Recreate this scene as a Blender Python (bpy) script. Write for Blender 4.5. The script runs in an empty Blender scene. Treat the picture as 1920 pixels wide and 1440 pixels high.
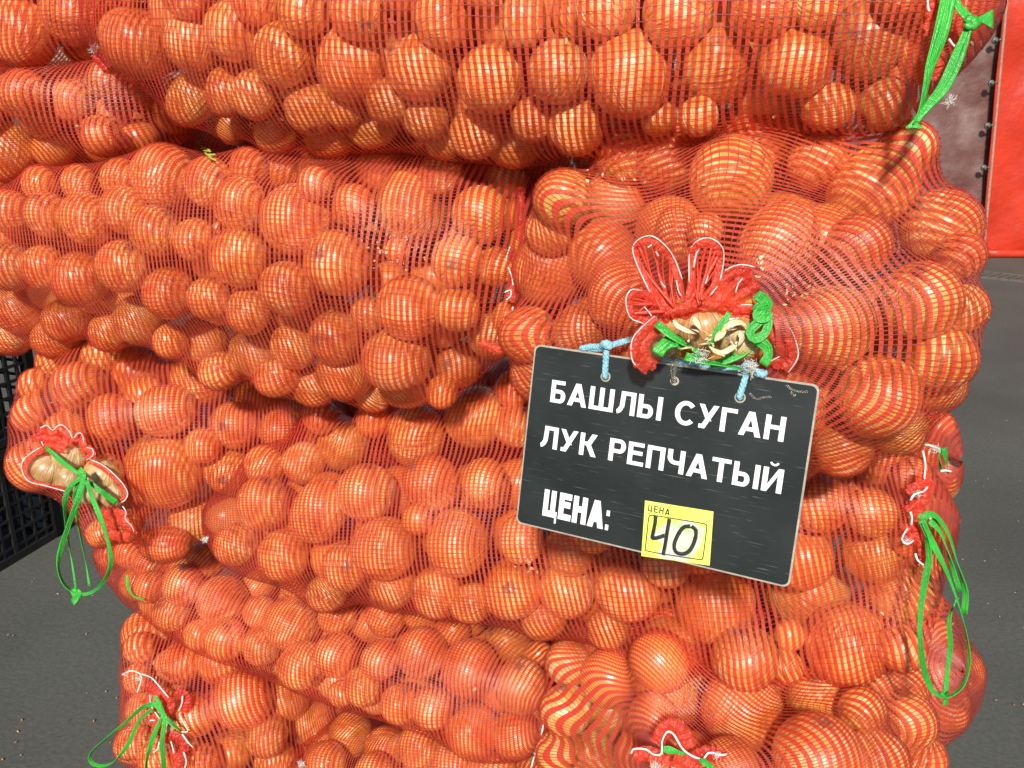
import bpy, bmesh, math, random
import numpy as np
from mathutils import Vector, Matrix, Euler, noise as mn

random.seed(7); rng = np.random.default_rng(7)
S = bpy.context.scene
C = S.collection

# ------------------------------------------------------------------ camera, light, exposure
CAM_H = 1.12; PITCH = math.radians(18.0); FPX = 1636.0
cam = bpy.data.cameras.new('camera'); camo = bpy.data.objects.new('camera', cam); C.objects.link(camo)
cam.lens = 36.0 * FPX / 1920.0; cam.sensor_width = 36.0; cam.clip_start = 0.05; cam.clip_end = 400
camo.location = (0, 0, CAM_H); camo.rotation_euler = (math.pi / 2 - PITCH, 0, 0)
S.camera = camo
SUN_EL = math.radians(35); SUN_AZ = math.radians(180 + 7)     # sun behind the photographer, a little to the left
w = bpy.data.worlds.new("World"); S.world = w; w.use_nodes = True
nt = w.node_tree; bg = nt.nodes['Background']
sky = nt.nodes.new('ShaderNodeTexSky'); sky.sky_type = 'NISHITA'; sky.sun_disc = False
sky.sun_elevation = SUN_EL; sky.sun_rotation = SUN_AZ
sky.air_density = 1.0; sky.dust_density = 1.0
nt.links.new(sky.outputs[0], bg.inputs[0]); bg.inputs[1].default_value = 0.062
sun = bpy.data.lights.new('sun', 'SUN'); suno = bpy.data.objects.new('sun', sun); C.objects.link(suno)
sun.energy = 4.6; sun.angle = math.radians(5.0); sun.color = (1.0, 0.95, 0.87)
sd = Vector((math.sin(SUN_AZ) * math.cos(SUN_EL), math.cos(SUN_AZ) * math.cos(SUN_EL), math.sin(SUN_EL)))
suno.rotation_euler = (-sd).to_track_quat('-Z', 'Y').to_euler()
S.view_settings.view_transform = 'Standard'; S.view_settings.look = 'None'
S.view_settings.exposure = 0.33; S.view_settings.gamma = 1.0
S.render.engine = 'CYCLES'
S.cycles.max_bounces = 8; S.cycles.transparent_max_bounces = 16

# ------------------------------------------------------------------ pixel <-> world (photo is 1920 x 1440)
FWD = np.array([0, math.cos(PITCH), -math.sin(PITCH)]); UPV = np.array([0, math.sin(PITCH), math.cos(PITCH)])
RGT = np.array([1.0, 0, 0]); CAMP = np.array([0, 0, CAM_H])
def ray(px, py):
    return FWD + RGT * ((px - 960) / FPX) + UPV * ((720 - py) / FPX)      # optical depth 1
def proj(P):
    P = np.atleast_2d(P) - CAMP
    d = P @ FWD
    return 960 + FPX * (P @ RGT) / d, 720 - FPX * (P @ UPV) / d, d
KX = 0.40; Y0 = 0.95           # the front of the stack: the vertical plane Y = Y0 - KX * X
def P(px, py, off=0.0):
    r = ray(px, py)
    return CAMP + r * ((Y0 + off) / (r[1] + KX * r[0]))
def G(px, py):                  # point on the ground
    r = ray(px, py); return CAMP + r * (-CAM_H / r[2])

# ------------------------------------------------------------------ materials
def mat(name):
    m = bpy.data.materials.new(name); m.use_nodes = True
    return m, m.node_tree.nodes, m.node_tree.links, m.node_tree.nodes['Principled BSDF']
def N(ns, t, **kw):
    n = ns.new('ShaderNode' + t)
    for k, v in kw.items(): setattr(n, k, v)
    return n
def ramp(ns, stops):
    r = N(ns, 'ValToRGB'); e = r.color_ramp.elements
    e[0].position, e[0].color = stops[0][0], (*stops[0][1], 1)
    e[1].position, e[1].color = stops[-1][0], (*stops[-1][1], 1)
    for p, c in stops[1:-1]:
        x = e.new(p); x.color = (*c, 1)
    return r
def noisy(name, cols, scale=40, rough=0.6, bump=0.2, bscale=None, stretch=(1, 1, 1), spec=0.5, detail=6, dist=0.002):
    m, ns, ls, b = mat(name)
    tc = N(ns, 'TexCoord'); mp = N(ns, 'Mapping'); mp.inputs['Scale'].default_value = stretch
    ls.new(tc.outputs['Object'], mp.inputs[0])
    n1 = N(ns, 'TexNoise'); n1.inputs['Scale'].default_value = scale; n1.inputs['Detail'].default_value = detail
    ls.new(mp.outputs[0], n1.inputs['Vector'])
    r = ramp(ns, [(0.3 + 0.4 * i / (len(cols) - 1), c) for i, c in enumerate(cols)])
    ls.new(n1.outputs[0], r.inputs[0]); ls.new(r.outputs[0], b.inputs['Base Color'])
    n2 = N(ns, 'TexNoise'); n2.inputs['Scale'].default_value = bscale or scale * 4; n2.inputs['Detail'].default_value = 4
    ls.new(mp.outputs[0], n2.inputs['Vector'])
    bp = N(ns, 'Bump'); bp.inputs['Strength'].default_value = bump; bp.inputs['Distance'].default_value = dist
    ls.new(n2.outputs[0], bp.inputs['Height']); ls.new(bp.outputs[0], b.inputs['Normal'])
    b.inputs['Roughness'].default_value = rough; b.inputs['Specular IOR Level'].default_value = spec
    return m

def onion_mat():
    m, ns, ls, b = mat('onion_skin')
    tc = N(ns, 'TexCoord'); oi = N(ns, 'ObjectInfo')
    rv = N(ns, 'VectorMath', operation='SCALE'); rv.inputs[0].default_value = (37, 53, 71); ls.new(oi.outputs['Random'], rv.inputs['Scale'])
    ad = N(ns, 'VectorMath', operation='ADD'); ls.new(tc.outputs['Object'], ad.inputs[0]); ls.new(rv.outputs[0], ad.inputs[1])
    big = N(ns, 'TexNoise'); big.inputs['Scale'].default_value = 1.3; big.inputs['Detail'].default_value = 3; ls.new(ad.outputs[0], big.inputs['Vector'])
    # meridian veins: coordinates normalised in xy, so the streaks run from pole to pole
    nz = N(ns, 'VectorMath', operation='MULTIPLY'); nz.inputs[1].default_value = (1, 1, 0); ls.new(tc.outputs['Object'], nz.inputs[0])
    nn = N(ns, 'VectorMath', operation='NORMALIZE'); ls.new(nz.outputs[0], nn.inputs[0])
    sep = N(ns, 'SeparateXYZ'); ls.new(tc.outputs['Object'], sep.inputs[0])
    sz = N(ns, 'Math', operation='MULTIPLY'); sz.inputs[1].default_value = 0.10; ls.new(sep.outputs[2], sz.inputs[0])
    cz = N(ns, 'CombineXYZ'); ls.new(sz.outputs[0], cz.inputs[2])
    av = N(ns, 'VectorMath', operation='ADD'); ls.new(nn.outputs[0], av.inputs[0]); ls.new(cz.outputs[0], av.inputs[1])
    av2 = N(ns, 'VectorMath', operation='ADD'); ls.new(av.outputs[0], av2.inputs[0]); ls.new(rv.outputs[0], av2.inputs[1])
    vein = N(ns, 'TexNoise'); vein.inputs['Scale'].default_value = 9; vein.inputs['Detail'].default_value = 5; ls.new(av2.outputs[0], vein.inputs['Vector'])
    r1 = ramp(ns, [(0.28, (0.52, 0.18, 0.035)), (0.42, (0.76, 0.32, 0.070)), (0.56, (0.86, 0.45, 0.14)), (0.72, (0.92, 0.64, 0.33))])
    ls.new(big.outputs[0], r1.inputs[0])
    r2 = ramp(ns, [(0.3, (0.62, 0.50, 0.42)), (0.7, (1.12, 1.12, 1.1))]); ls.new(vein.outputs[0], r2.inputs[0])
    mx = N(ns, 'Mix', data_type='RGBA', blend_type='MULTIPLY'); mx.inputs[0].default_value = 0.75
    ls.new(r1.outputs[0], mx.inputs[6]); ls.new(r2.outputs[0], mx.inputs[7])
    rt = ramp(ns, [(0.0, (0.80, 0.60, 0.50)), (0.2, (1.0, 0.85, 0.70)), (0.42, (1.08, 1.18, 1.25)), (0.6, (0.92, 1.05, 0.80)), (0.8, (1.1, 1.0, 1.0)), (1.0, (0.72, 0.74, 0.66))])
    ls.new(oi.outputs['Random'], rt.inputs[0])
    mx2 = N(ns, 'Mix', data_type='RGBA', blend_type='MULTIPLY'); mx2.inputs[0].default_value = 1.0
    ls.new(mx.outputs[2], mx2.inputs[6]); ls.new(rt.outputs[0], mx2.inputs[7])
    # dry dark neck and root ends, dirty blotches
    ab = N(ns, 'VectorMath', operation='LENGTH'); ls.new(nz.outputs[0], ab.inputs[0])
    nb = N(ns, 'TexNoise'); nb.inputs['Scale'].default_value = 9; nb.inputs['Detail'].default_value = 6; ls.new(ad.outputs[0], nb.inputs['Vector'])
    s1 = N(ns, 'Math', operation='MULTIPLY_ADD'); ls.new(nb.outputs[0], s1.inputs[0]); s1.inputs[1].default_value = 0.55; ls.new(ab.outputs['Value'], s1.inputs[2])
    rp = ramp(ns, [(0.40, (1, 1, 1)), (0.56, (0, 0, 0))]); ls.new(s1.outputs[0], rp.inputs[0])
    mx3 = N(ns, 'Mix', data_type='RGBA'); ls.new(rp.outputs[0], mx3.inputs[0]); ls.new(mx2.outputs[2], mx3.inputs[6]); mx3.inputs[7].default_value = (0.26, 0.15, 0.07, 1)
    nd = N(ns, 'TexNoise'); nd.inputs['Scale'].default_value = 2.2; nd.inputs['Detail'].default_value = 8; nd.inputs['Roughness'].default_value = 0.7
    ad2 = N(ns, 'VectorMath', operation='ADD'); ad2.inputs[1].default_value = (9, 4, 2); ls.new(ad.outputs[0], ad2.inputs[0]); ls.new(ad2.outputs[0], nd.inputs['Vector'])
    rd = ramp(ns, [(0.60, (0, 0, 0)), (0.70, (0.65, 0.65, 0.65))]); ls.new(nd.outputs[0], rd.inputs[0])
    mx4 = N(ns, 'Mix', data_type='RGBA'); ls.new(rd.outputs[0], mx4.inputs[0]); ls.new(mx3.outputs[2], mx4.inputs[6]); mx4.inputs[7].default_value = (0.42, 0.27, 0.13, 1)
    ls.new(mx4.outputs[2], b.inputs['Base Color'])
    b.inputs['Roughness'].default_value = 0.34; b.inputs['Specular IOR Level'].default_value = 0.6
    b.inputs['Coat Weight'].default_value = 0.7; b.inputs['Coat Roughness'].default_value = 0.30
    b.inputs['Subsurface Weight'].default_value = 0.0
    bp = N(ns, 'Bump'); bp.inputs['Strength'].default_value = 0.35; bp.inputs['Distance'].default_value = 0.02
    ls.new(vein.outputs[0], bp.inputs['Height']); ls.new(bp.outputs[0], b.inputs['Normal'])
    return m
M_ONION = onion_mat()
M_PALE = M_ONION.copy(); M_PALE.name = 'pale_onion_skin'           # onions seen without the net: pale tan, papery
for n_ in M_PALE.node_tree.nodes:
    if n_.type == 'VALTORGB' and len(n_.color_ramp.elements) == 4:
        for e_, c_ in zip(n_.color_ramp.elements, ((0.36, 0.19, 0.07), (0.50, 0.30, 0.12), (0.62, 0.42, 0.20), (0.72, 0.58, 0.36))): e_.color = (*c_, 1)

def net_mat(name, col, col2, alpha_lo, rough, trans):
    m, ns, ls, b = mat(name)
    out = ns['Material Output']
    tc = N(ns, 'TexCoord')
    n1 = N(ns, 'TexNoise'); n1.inputs['Scale'].default_value = 14; n1.inputs['Detail'].default_value = 5
    ls.new(tc.outputs['Object'], n1.inputs['Vector'])
    r = ramp(ns, [(0.35, col2), (0.62, col)]); ls.new(n1.outputs[0], r.inputs[0])
    ls.new(r.outputs[0], b.inputs['Base Color'])
    b.inputs['Roughness'].default_value = rough; b.inputs['Specular IOR Level'].default_value = 0.65
    n2 = N(ns, 'TexNoise'); n2.inputs['Scale'].default_value = 420; n2.inputs['Detail'].default_value = 3
    ls.new(tc.outputs['Object'], n2.inputs['Vector'])
    bp = N(ns, 'Bump'); bp.inputs['Strength'].default_value = 0.55; bp.inputs['Distance'].default_value = 0.0015
    ls.new(n2.outputs[0], bp.inputs['Height']); ls.new(bp.outputs[0], b.inputs['Normal'])
    tl = N(ns, 'BsdfTranslucent'); ls.new(r.outputs[0], tl.inputs[0])
    tp = N(ns, 'BsdfTransparent'); tp.inputs[0].default_value = (1.0, 0.50, 0.34, 1)
    m1 = N(ns, 'MixShader'); m1.inputs[0].default_value = trans; ls.new(b.outputs[0], m1.inputs[1]); ls.new(tl.outputs[0], m1.inputs[2])
    m2 = N(ns, 'MixShader'); m2.inputs[0].default_value = alpha_lo; ls.new(m1.outputs[0], m2.inputs[1]); ls.new(tp.outputs[0], m2.inputs[2])
    ls.new(m2.outputs[0], out.inputs[0])
    return m
M_TAPE = net_mat('red_net_tape', (0.87, 0.125, 0.066), (0.80, 0.080, 0.052), 0.31, 0.33, 0.34)
M_THREAD = net_mat('net_thread', (0.42, 0.085, 0.06), (0.28, 0.06, 0.05), 0.25, 0.45, 0.15)
M_HEM = net_mat('dense_red_hem', (0.88, 0.105, 0.050), (0.70, 0.045, 0.030), 0.38, 0.40, 0.35)
M_GREEN = net_mat('green_twine', (0.055, 0.56, 0.055), (0.025, 0.36, 0.035), 0.02, 0.36, 0.25)
M_WHITE = noisy('white_cotton_thread', [(0.62, 0.60, 0.56), (0.85, 0.84, 0.80)], 300, 0.85, 0.3)
M_BLUE = noisy('pale_blue_twine', [(0.16, 0.40, 0.50), (0.34, 0.62, 0.70)], 350, 0.6, 0.8, bscale=500)
M_FLAKE = noisy('dry_onion_husk', [(0.36, 0.15, 0.05), (0.58, 0.30, 0.12), (0.74, 0.55, 0.32)], 60, 0.6, 0.4)
M_HUSK = noisy('pale_dry_husk', [(0.50, 0.33, 0.15), (0.74, 0.58, 0.33), (0.84, 0.72, 0.50)], 70, 0.55, 0.5, stretch=(1, 1, 1))
M_LEAF = noisy('green_leaf_bit', [(0.25, 0.30, 0.03), (0.45, 0.45, 0.06)], 80, 0.5, 0.3)

# ------------------------------------------------------------------ object helpers
def newmesh(name, V, F, mats, smooth=True, mi=None):
    V = np.asarray(V, np.float32).reshape(-1, 3); me = bpy.data.meshes.new(name)
    F = np.asarray(F, np.int32); nf, k = F.shape
    me.vertices.add(len(V)); me.vertices.foreach_set('co', V.ravel())
    me.loops.add(nf * k); me.loops.foreach_set('vertex_index', F.ravel())
    me.polygons.add(nf); me.polygons.foreach_set('loop_start', np.arange(0, nf * k, k, dtype=np.int32))
    me.polygons.foreach_set('loop_total', np.full(nf, k, np.int32))
    if smooth: me.polygons.foreach_set('use_smooth', np.ones(nf, bool))
    for m in (mats if isinstance(mats, (list, tuple)) else [mats]): me.materials.append(m)
    if mi is not None: me.polygons.foreach_set('material_index', np.asarray(mi, np.int32))
    me.update(calc_edges=True); me.validate()
    return me
def link(name, me, parent=None, **props):
    o = bpy.data.objects.new(name, me); C.objects.link(o)
    if parent is not None:
        o.parent = parent
        if parent.get('_w') is not None or True:
            o.matrix_parent_inverse = parent_world(parent).inverted()
    for k, v in props.items(): o[k] = v
    return o
def parent_world(o):
    m = Matrix.LocRotScale(o.location, o.rotation_euler, o.scale)
    if o.parent: m = parent_world(o.parent) @ o.matrix_parent_inverse @ m
    return m
def empty(name, loc, label, cat, group=None):
    o = bpy.data.objects.new(name, None); C.objects.link(o); o.location = Vector(loc)
    o.empty_display_size = 0.05; o['label'] = label; o['category'] = cat
    if group: o['group'] = group
    return o
def bm_to(name, bm, mats, parent=None, smooth=False, **props):
    me = bpy.data.meshes.new(name); bm.normal_update(); bm.to_mesh(me); bm.free()
    for m in (mats if isinstance(mats, (list, tuple)) else [mats]): me.materials.append(m)
    if smooth:
        for p in me.polygons: p.use_smooth = True
    return link(name, me, parent, **props)

def smooth_path(pts, n):
    pts = [Vector(p) for p in pts]
    if len(pts) == 2: return [pts[0].lerp(pts[1], i / n) for i in range(n + 1)]
    q = [2 * pts[0] - pts[1]] + pts + [2 * pts[-1] - pts[-2]]
    out = []; segs = len(pts) - 1
    for k in range(n + 1):
        t = k / n * segs; i = min(int(t), segs - 1); f = t - i
        a, b, c, d = q[i], q[i + 1], q[i + 2], q[i + 3]
        out.append(0.5 * ((2 * b) + (c - a) * f + (2 * a - 5 * b + 4 * c - d) * f * f + (3 * b - a - 3 * c + d) * f ** 3))
    return out
class MB:
    """collects swept strips and small pieces as quads"""
    def __init__(s): s.V = []; s.F = []
    def sweep(s, pts, wa, wb, n=None, face=None, twist=0.0, sides=8, jit=0.0, taper=0.0, cseed=0.0):
        L = sum((Vector(pts[i + 1]) - Vector(pts[i])).length for i in range(len(pts) - 1))
        n = n or max(6, int(L / 0.004)); path = smooth_path(pts, n)
        face = Vector(face if face is not None else -FWD)
        base = len(s.V)
        for i, p in enumerate(path):
            t = (path[min(i + 1, n)] - path[max(i - 1, 0)]).normalized()
            u = t.cross(face)
            u = u.normalized() if u.length > 1e-4 else Vector((1, 0, 0))
            v = u.cross(t).normalized()
            a = twist * i / n + 0.9 * mn.noise(Vector((i * 0.11 + cseed, cseed, 3.1))) * (1 if twist else 0.4)
            u2 = u * math.cos(a) + v * math.sin(a); v2 = v * math.cos(a) - u * math.sin(a)
            sc = 1.0
            if taper: sc = 1 - taper * abs(2 * i / n - 1) ** 3
            k = 1 + jit * mn.noise(Vector((i * 0.35, cseed + 5, 0)))
            for j in range(sides):
                th = 2 * math.pi * j / sides
                c_, s_ = math.cos(th), math.sin(th)
                rr = 1 + jit * 0.6 * mn.noise(Vector((i * 0.4, j * 1.3, cseed)))
                s.V.append(p + u2 * (wa * c_ * sc * k * rr) + v2 * (wb * s_ * sc * rr))
        for i in range(n):
            for j in range(sides):
                a = base + i * sides + j; b = base + i * sides + (j + 1) % sides
                s.F.append((a, b, b + sides, a + sides))
        # caps: collapse ends
        c0 = sum((s.V[base + j] for j in range(sides)), Vector()) / sides
        c1 = sum((s.V[base + n * sides + j] for j in range(sides)), Vector()) / sides
        i0 = len(s.V); s.V.append(c0); s.V.append(c1)
        for j in range(0, sides, 2):
            s.F.append((i0, base + (j + 2) % sides, base + j + 1, base + j))
            e = base + n * sides
            s.F.append((i0 + 1, e + j, e + j + 1, e + (j + 2) % sides))
        return path
    def fuzz(s, c, rad, count, th=0.0004, ln=0.012):
        c = Vector(c)
        for k in range(count):
            d = Vector(rng.normal(size=3)).normalized(); a = c + d * rad * random.random()
            e = Vector(rng.normal(size=3)).normalized()
            m = a + e * ln * 0.5 + Vector(rng.normal(size=3)) * ln * 0.2
            b = a + e * ln * 0.7 + Vector(rng.normal(size=3)) * ln * 0.4
            s.sweep([a, m, b], th, th, n=4, sides=4, cseed=k)
    def build(s, name, m, parent=None, **props):
        V = np.array([tuple(v) for v in s.V]); return link(name, newmesh(name, V, s.F, m), parent, **props)

# ------------------------------------------------------------------ onion meshes (unit radius, stem at +Z)
SQ = [1.0, 0.93, 1.05, 0.97, 1.08, 0.90]
def onion_mesh(k, seg=28, rings=20):
    R = random.Random(k * 13 + 5)
    neck = R.uniform(0.02, 0.07); lean = R.uniform(0, 0.05); V = []; F = []
    squat = SQ[k % 6]
    ph = [R.uniform(0, 6.28) for _ in range(4)]
    prof = []
    for i in range(rings + 1):
        th = math.pi * i / rings
        r = math.sin(th) ** (0.94); z = math.cos(th) * squat
        if i < 3: z += (3 - i) * neck * 0.35; r = max(r, 0.035) * (0.85 + 0.05 * i)
        if i == 0: r = 0.03
        if i == rings: r = 0.05; z = -squat * 0.965
        prof.append((r, z))
    for r, z in prof:
        for j in range(seg):
            a = 2 * math.pi * j / seg
            rr = r * (1 + 0.018 * math.sin(2 * a + ph[0]) + 0.012 * math.sin(3 * a + ph[1] + z) + 0.006 * math.sin(9 * a + ph[2]))
            V.append((rr * math.cos(a) + lean * max(0, z) ** 2, rr * math.sin(a), z))
    for i in range(rings):
        for j in range(seg):
            a = i * seg + j; b = i * seg + (j + 1) % seg
            F.append((a, a + seg, b + seg, b))
    V.append((lean, 0, prof[0][1])); t = len(V) - 1; V.append((0, 0, -squat * 0.94)); u = t + 1
    for j in range(0, seg, 2):
        F.append((t, j, j + 1, (j + 2) % seg)); e = rings * seg
        F.append((u, e + (j + 2) % seg, e + j + 1, e + j))
    me = newmesh('onion', V, F, M_ONION); return me, np.array(V), np.array(F)
ON = [onion_mesh(k) for k in range(6)]
ONL = [onion_mesh(k, 14, 10) for k in range(6)]

# ------------------------------------------------------------------ sacks: axis control points (px, py, offset behind the front), radii
# onions: x y r in photo pixels, optional a<aspect> d<angle of long axis>, t = stem scar towards the viewer
SACKS = {
'A': dict(ax=[(-330, -10, .10), (0, 0, .10), (235, 5, .14)], ra=.105, rb=.10, n=2.8, tape=.0070, thr=.0052,
  on="43 60 62; 145 28 60; 230 -20 48; -45 30 55; 60 -60 55; 175 95 26"),
'B': dict(ax=[(-170, 215, .06), (80, 215, .08), (345, 205, .16)], ra=.088, rb=.10, n=2.6, tape=.0068, thr=.0050,
  on="140 187 62 a1.15 d80; 247 213 68 t; 45 175 44; 110 272 60 a1.15 d20; 15 285 52; 25 322 46 a1.3 d10; 200 150 36; -60 210 55; 190 255 40; 75 215 40"),
'C': dict(ax=[(165, 25, .10), (950, 55, .08), (1800, 15, .05)], ra=.145, rb=.135, n=3.2, tape=.0076, thr=.0056,
  on="262 85 68; 360 80 53 a1.1 d90; 437 60 55; 532 103 58; 362 185 48 a1.2 d50; 423 173 41 a1.2 d90; 478 178 46 a1.1 d70; 582 203 50; 518 250 42 a1.2 d15; 435 238 30; 570 22 48;"
     "673 22 55; 830 35 56; 982 32 48 a1.3 d90; 1087 28 58; 660 120 66; 790 128 66; 920 150 67 a1.12 d85; 1047 135 60; 733 190 45; 645 205 36; 700 240 42 a1.2 d15; 800 225 42; 893 250 50 a1.1 d20; 833 262 38; 967 272 46 a1.15 d5; 620 258 42 a1.2 d5;"
     "1080 237 52; 1137 18 58; 1272 22 68; 1430 12 64; 1535 8 48; 1182 140 78; 1343 120 72; 1490 120 70; 1628 75 73 t; 1552 200 50 a1.3 d5; 1658 195 52 a1.15 d40; 1728 110 42; 1310 218 38; 1235 222 34; 480 0 50; 350 -10 45; 1000 225 42; 750 -20 45; 905 -30 45; 1690 -10 50"),
'D': dict(ax=[(-300, 470, .13), (480, 465, .105), (1015, 530, .13)], ra=.142, rb=.130, n=3.2, r0=.92, r1=1.1, tape=.0066, thr=.0048,
  on="310 335 62; 393 343 48; 450 383 52; 467 315 38; 530 322 38; 613 317 50; 17 397 41; 90 403 41 t; 163 410 52; 233 393 43; 293 433 50; 365 450 42; 450 483 55; 557 412 68 t; 17 500 45; 83 502 41; 150 525 52; 230 500 48;"
     "37 577 50; 127 600 45; 110 632 44 a1.2 d10; 20 625 42; 317 550 50; 393 560 42; 467 583 46; 540 540 52; 260 600 48; 205 622 38; 383 637 46; 480 660 50; 550 650 42; 320 640 34; 412 695 40 a1.2 d20; 150 345 36; 225 335 36; 75 345 34;"
     "723 315 57; 827 325 42; 773 388 73; 900 403 55; 633 493 63; 663 385 40; 857 488 50 t; 930 500 38; 767 577 62; 857 580 45; 630 633 50; 690 590 35; 743 675 68; 857 683 46 t; 923 630 44; 952 595 30; 647 700 55; 763 728 42 a1.3 d0; 520 705 42 a1.2 d20; 590 722 40; 950 335 36; 950 400 34; 700 735 36; 828 735 30; -60 420 45; -70 520 45; 745 470 26; 590 345 34"),
'E': dict(its=400, tight=.72, air=.000014, ax=[(1338, 618, -.150), (1398, 575, .0), (1405, 500, .24)], ra=.145, rb=.206, n=2.3, tape=.0061, thr=.0052, hole=.045, op=1,
  on="1160 368 76 a1.1 d5; 1370 335 80; 1250 300 64; 1420 262 68 a1.2 d20; 1056 372 54; 1030 507 68; 1160 553 60 a1.1 d70; 1460 453 76 a1.25 d50; 990 627 52; 1087 620 52; 1268 440 46 a1.2 d90; 1322 432 36;"
     "1637 350 80 a1.12 d40; 1533 297 56 a1.25 d50; 1697 285 55; 1763 427 74; 1610 460 60; 1555 612 82 a1.15 d10; 1727 563 74; 1803 580 46; 1800 480 46; 1763 670 62; 1647 743 78; 1758 722 50; 1580 840 58 a1.2 d20; 1680 800 52; 1175 290 58; 1330 250 44; 1030 435 44;"
     "1015 700 55; 1110 730 65; 1230 770 70; 1370 800 70; 1480 760 65; 1490 850 50; 1150 830 50"),
'F': dict(ax=[(98, 868, .03), (270, 800, .10), (640, 800, .29)], ra=.124, rb=.13, n=2.7, tape=.0062, thr=.0048, hole=.034, op=1,
  on="147 723 46; 257 697 57; 373 713 50; 113 668 40 a1.2 d40; 193 663 38; 480 747 42; 207 783 45; 310 770 52 a1.1 d15; 440 797 45 t; 522 805 38; 550 767 35; 310 880 72; 427 883 43 t; 367 973 46 a1.2 d0; 420 945 36; 53 775 32 a1.3 d70; 62 722 30 a1.3 d70; 310 1020 40 a1.3 d0;"
     "262 945 32; 235 985 32; 64 872 47; 380 835 34; 455 680 36; 540 860 35; 190 1000 28"),
'G': dict(ax=[(390, 975, .085), (1120, 1000, .11), (1752, 985, .10)], ra=.142, rb=.13, n=3.0, r0=.9, r1=1.0, tape=.0068, thr=.0052,
  on="600 780 36; 700 787 34; 780 817 61; 893 783 63; 967 800 43; 963 730 36; 643 833 48; 570 867 41; 497 873 38; 687 923 57; 810 907 55; 910 907 49; 493 943 49; 600 957 55 a1.15 d55; 443 1020 41; 533 1040 50; 720 1027 64 a1.1 d5; 857 1017 65; 977 1012 46; 820 1110 50; 647 1063 45 t; 960 1107 56 t; 737 1100 43; 613 1110 40 a1.2 d25; 885 1130 40 a1.2 d20; 783 973 30;"
     "1073 1033 48; 1063 1107 55; 1177 1107 62; 1250 1060 45; 1340 1130 73; 1253 1220 64; 1397 1233 64; 1140 1178 42 a1.1 d10; 1020 1160 42 a1.2 d20; 1513 1107 80; 1587 1207 76; 1535 943 56; 1633 960 46; 1640 1033 60; 1690 1110 60; 1648 860 56; 1710 890 34; 1690 1215 44; 1440 1040 50; 1470 1250 36; 1560 880 40; 1705 1010 34; 1480 1190 30; 1050 900 55; 1180 920 60; 1300 950 60; 1420 950 55; 1110 990 50"),
'H': dict(ax=[(205, 1040, .17), (600, 1190, .16), (1040, 1330, .10)], ra=.112, rb=.12, n=3.0, tape=.0064, thr=.0048,
  on="243 1037 28; 287 1060 35; 343 1097 38; 417 1127 49; 323 1147 36; 387 1050 35; 483 1100 32; 487 1147 32; 547 1170 52; 633 1155 36; 723 1155 40; 423 1198 40; 373 1190 29; 490 1210 38; 567 1247 46; 630 1227 41; 713 1237 39; 790 1223 48; 680 1287 38; 750 1320 38; 810 1327 41; 880 1253 55; 977 1287 51; 887 1370 50; 967 1378 44; 953 1200 42; 850 1180 32; 1008 1227 26; 280 1100 30; 790 1150 34; 640 1300 26; 560 1090 36; 880 1165 30"),
'I': dict(ax=[(262, 1345, .08), (430, 1320, .14), (680, 1275, .28)], ra=.130, rb=.13, n=2.6, tape=.0066, thr=.0048, hole=.018, op=1,
  on="277 1187 44; 262 1215 30; 343 1243 40; 413 1243 42; 453 1313 53; 537 1310 43; 583 1353 42; 500 1378 42; 433 1407 43; 517 1430 42; 367 1343 36; 257 1272 26; 255 1395 36; 380 1430 36; 510 1262 38; 300 1420 40; 620 1320 34; 590 1410 40; 420 1460 45; 360 1175 30"),
'J': dict(ax=[(545, 1490, .14), (760, 1490, .12), (1040, 1520, .08)], ra=.132, rb=.115, n=2.9, tape=.0066, thr=.0048,
  on="657 1377 44; 722 1403 41; 787 1400 41; 855 1432 45; 610 1432 42; 925 1450 44; 700 1450 40; 990 1460 40"),
'K': dict(its=220, air=.000004, ax=[(1268, 1445, -.09), (1362, 1385, .03), (1390, 1300, .26)], ra=.155, rb=.222, n=2.5, e=.72, tape=.0054, thr=.0050, hole=.016, op=1,
  on="1066 1243 42 o.03; 1133 1237 46; 1062 1330 50 o.0; 1147 1327 62; 1253 1297 63; 1390 1330 76; 1530 1307 56; 1617 1333 43; 1703 1350 50; 1533 1423 84; 1643 1423 55; 1727 1420 46; 1697 1280 44; 1640 1280 36; 1046 1410 40 o-.01; 1110 1420 50; 1440 1260 40; 1370 1440 56; 1190 1440 36"),
'L': dict(ax=[(430, 800, .37), (1200, 800, .36), (1780, 860, .24)], cap=1.06, ra=.125, rb=.11, n=3.0, tape=.0070, thr=.0052,
  on="1755 800 32; 1750 900 44; 1738 850 30; 1700 800 30"),
'O': dict(ax=[(300, 1235, .38), (1200, 1245, .36), (1792, 1260, .24)], cap=1.06, ra=.150, rb=.12, n=3.0, tape=.0070, thr=.0052,
  on="1728 1130 38; 1742 1190 38; 1754 1258 38; 1776 1335 36; 1725 1325 34; 1732 1060 34; 1720 1390 36"),
'P': dict(ax=[(40, 350, .35), (800, 350, .35), (1640, 400, .35)], ra=.165, rb=.12, n=3, tape=.0070, thr=.0052, on=""),
'Q': dict(ax=[(20, -10, .36), (800, -10, .36), (1640, 0, .36)], ra=.150, rb=.12, n=3, tape=.0070, thr=.0052, on=""),
}
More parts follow.
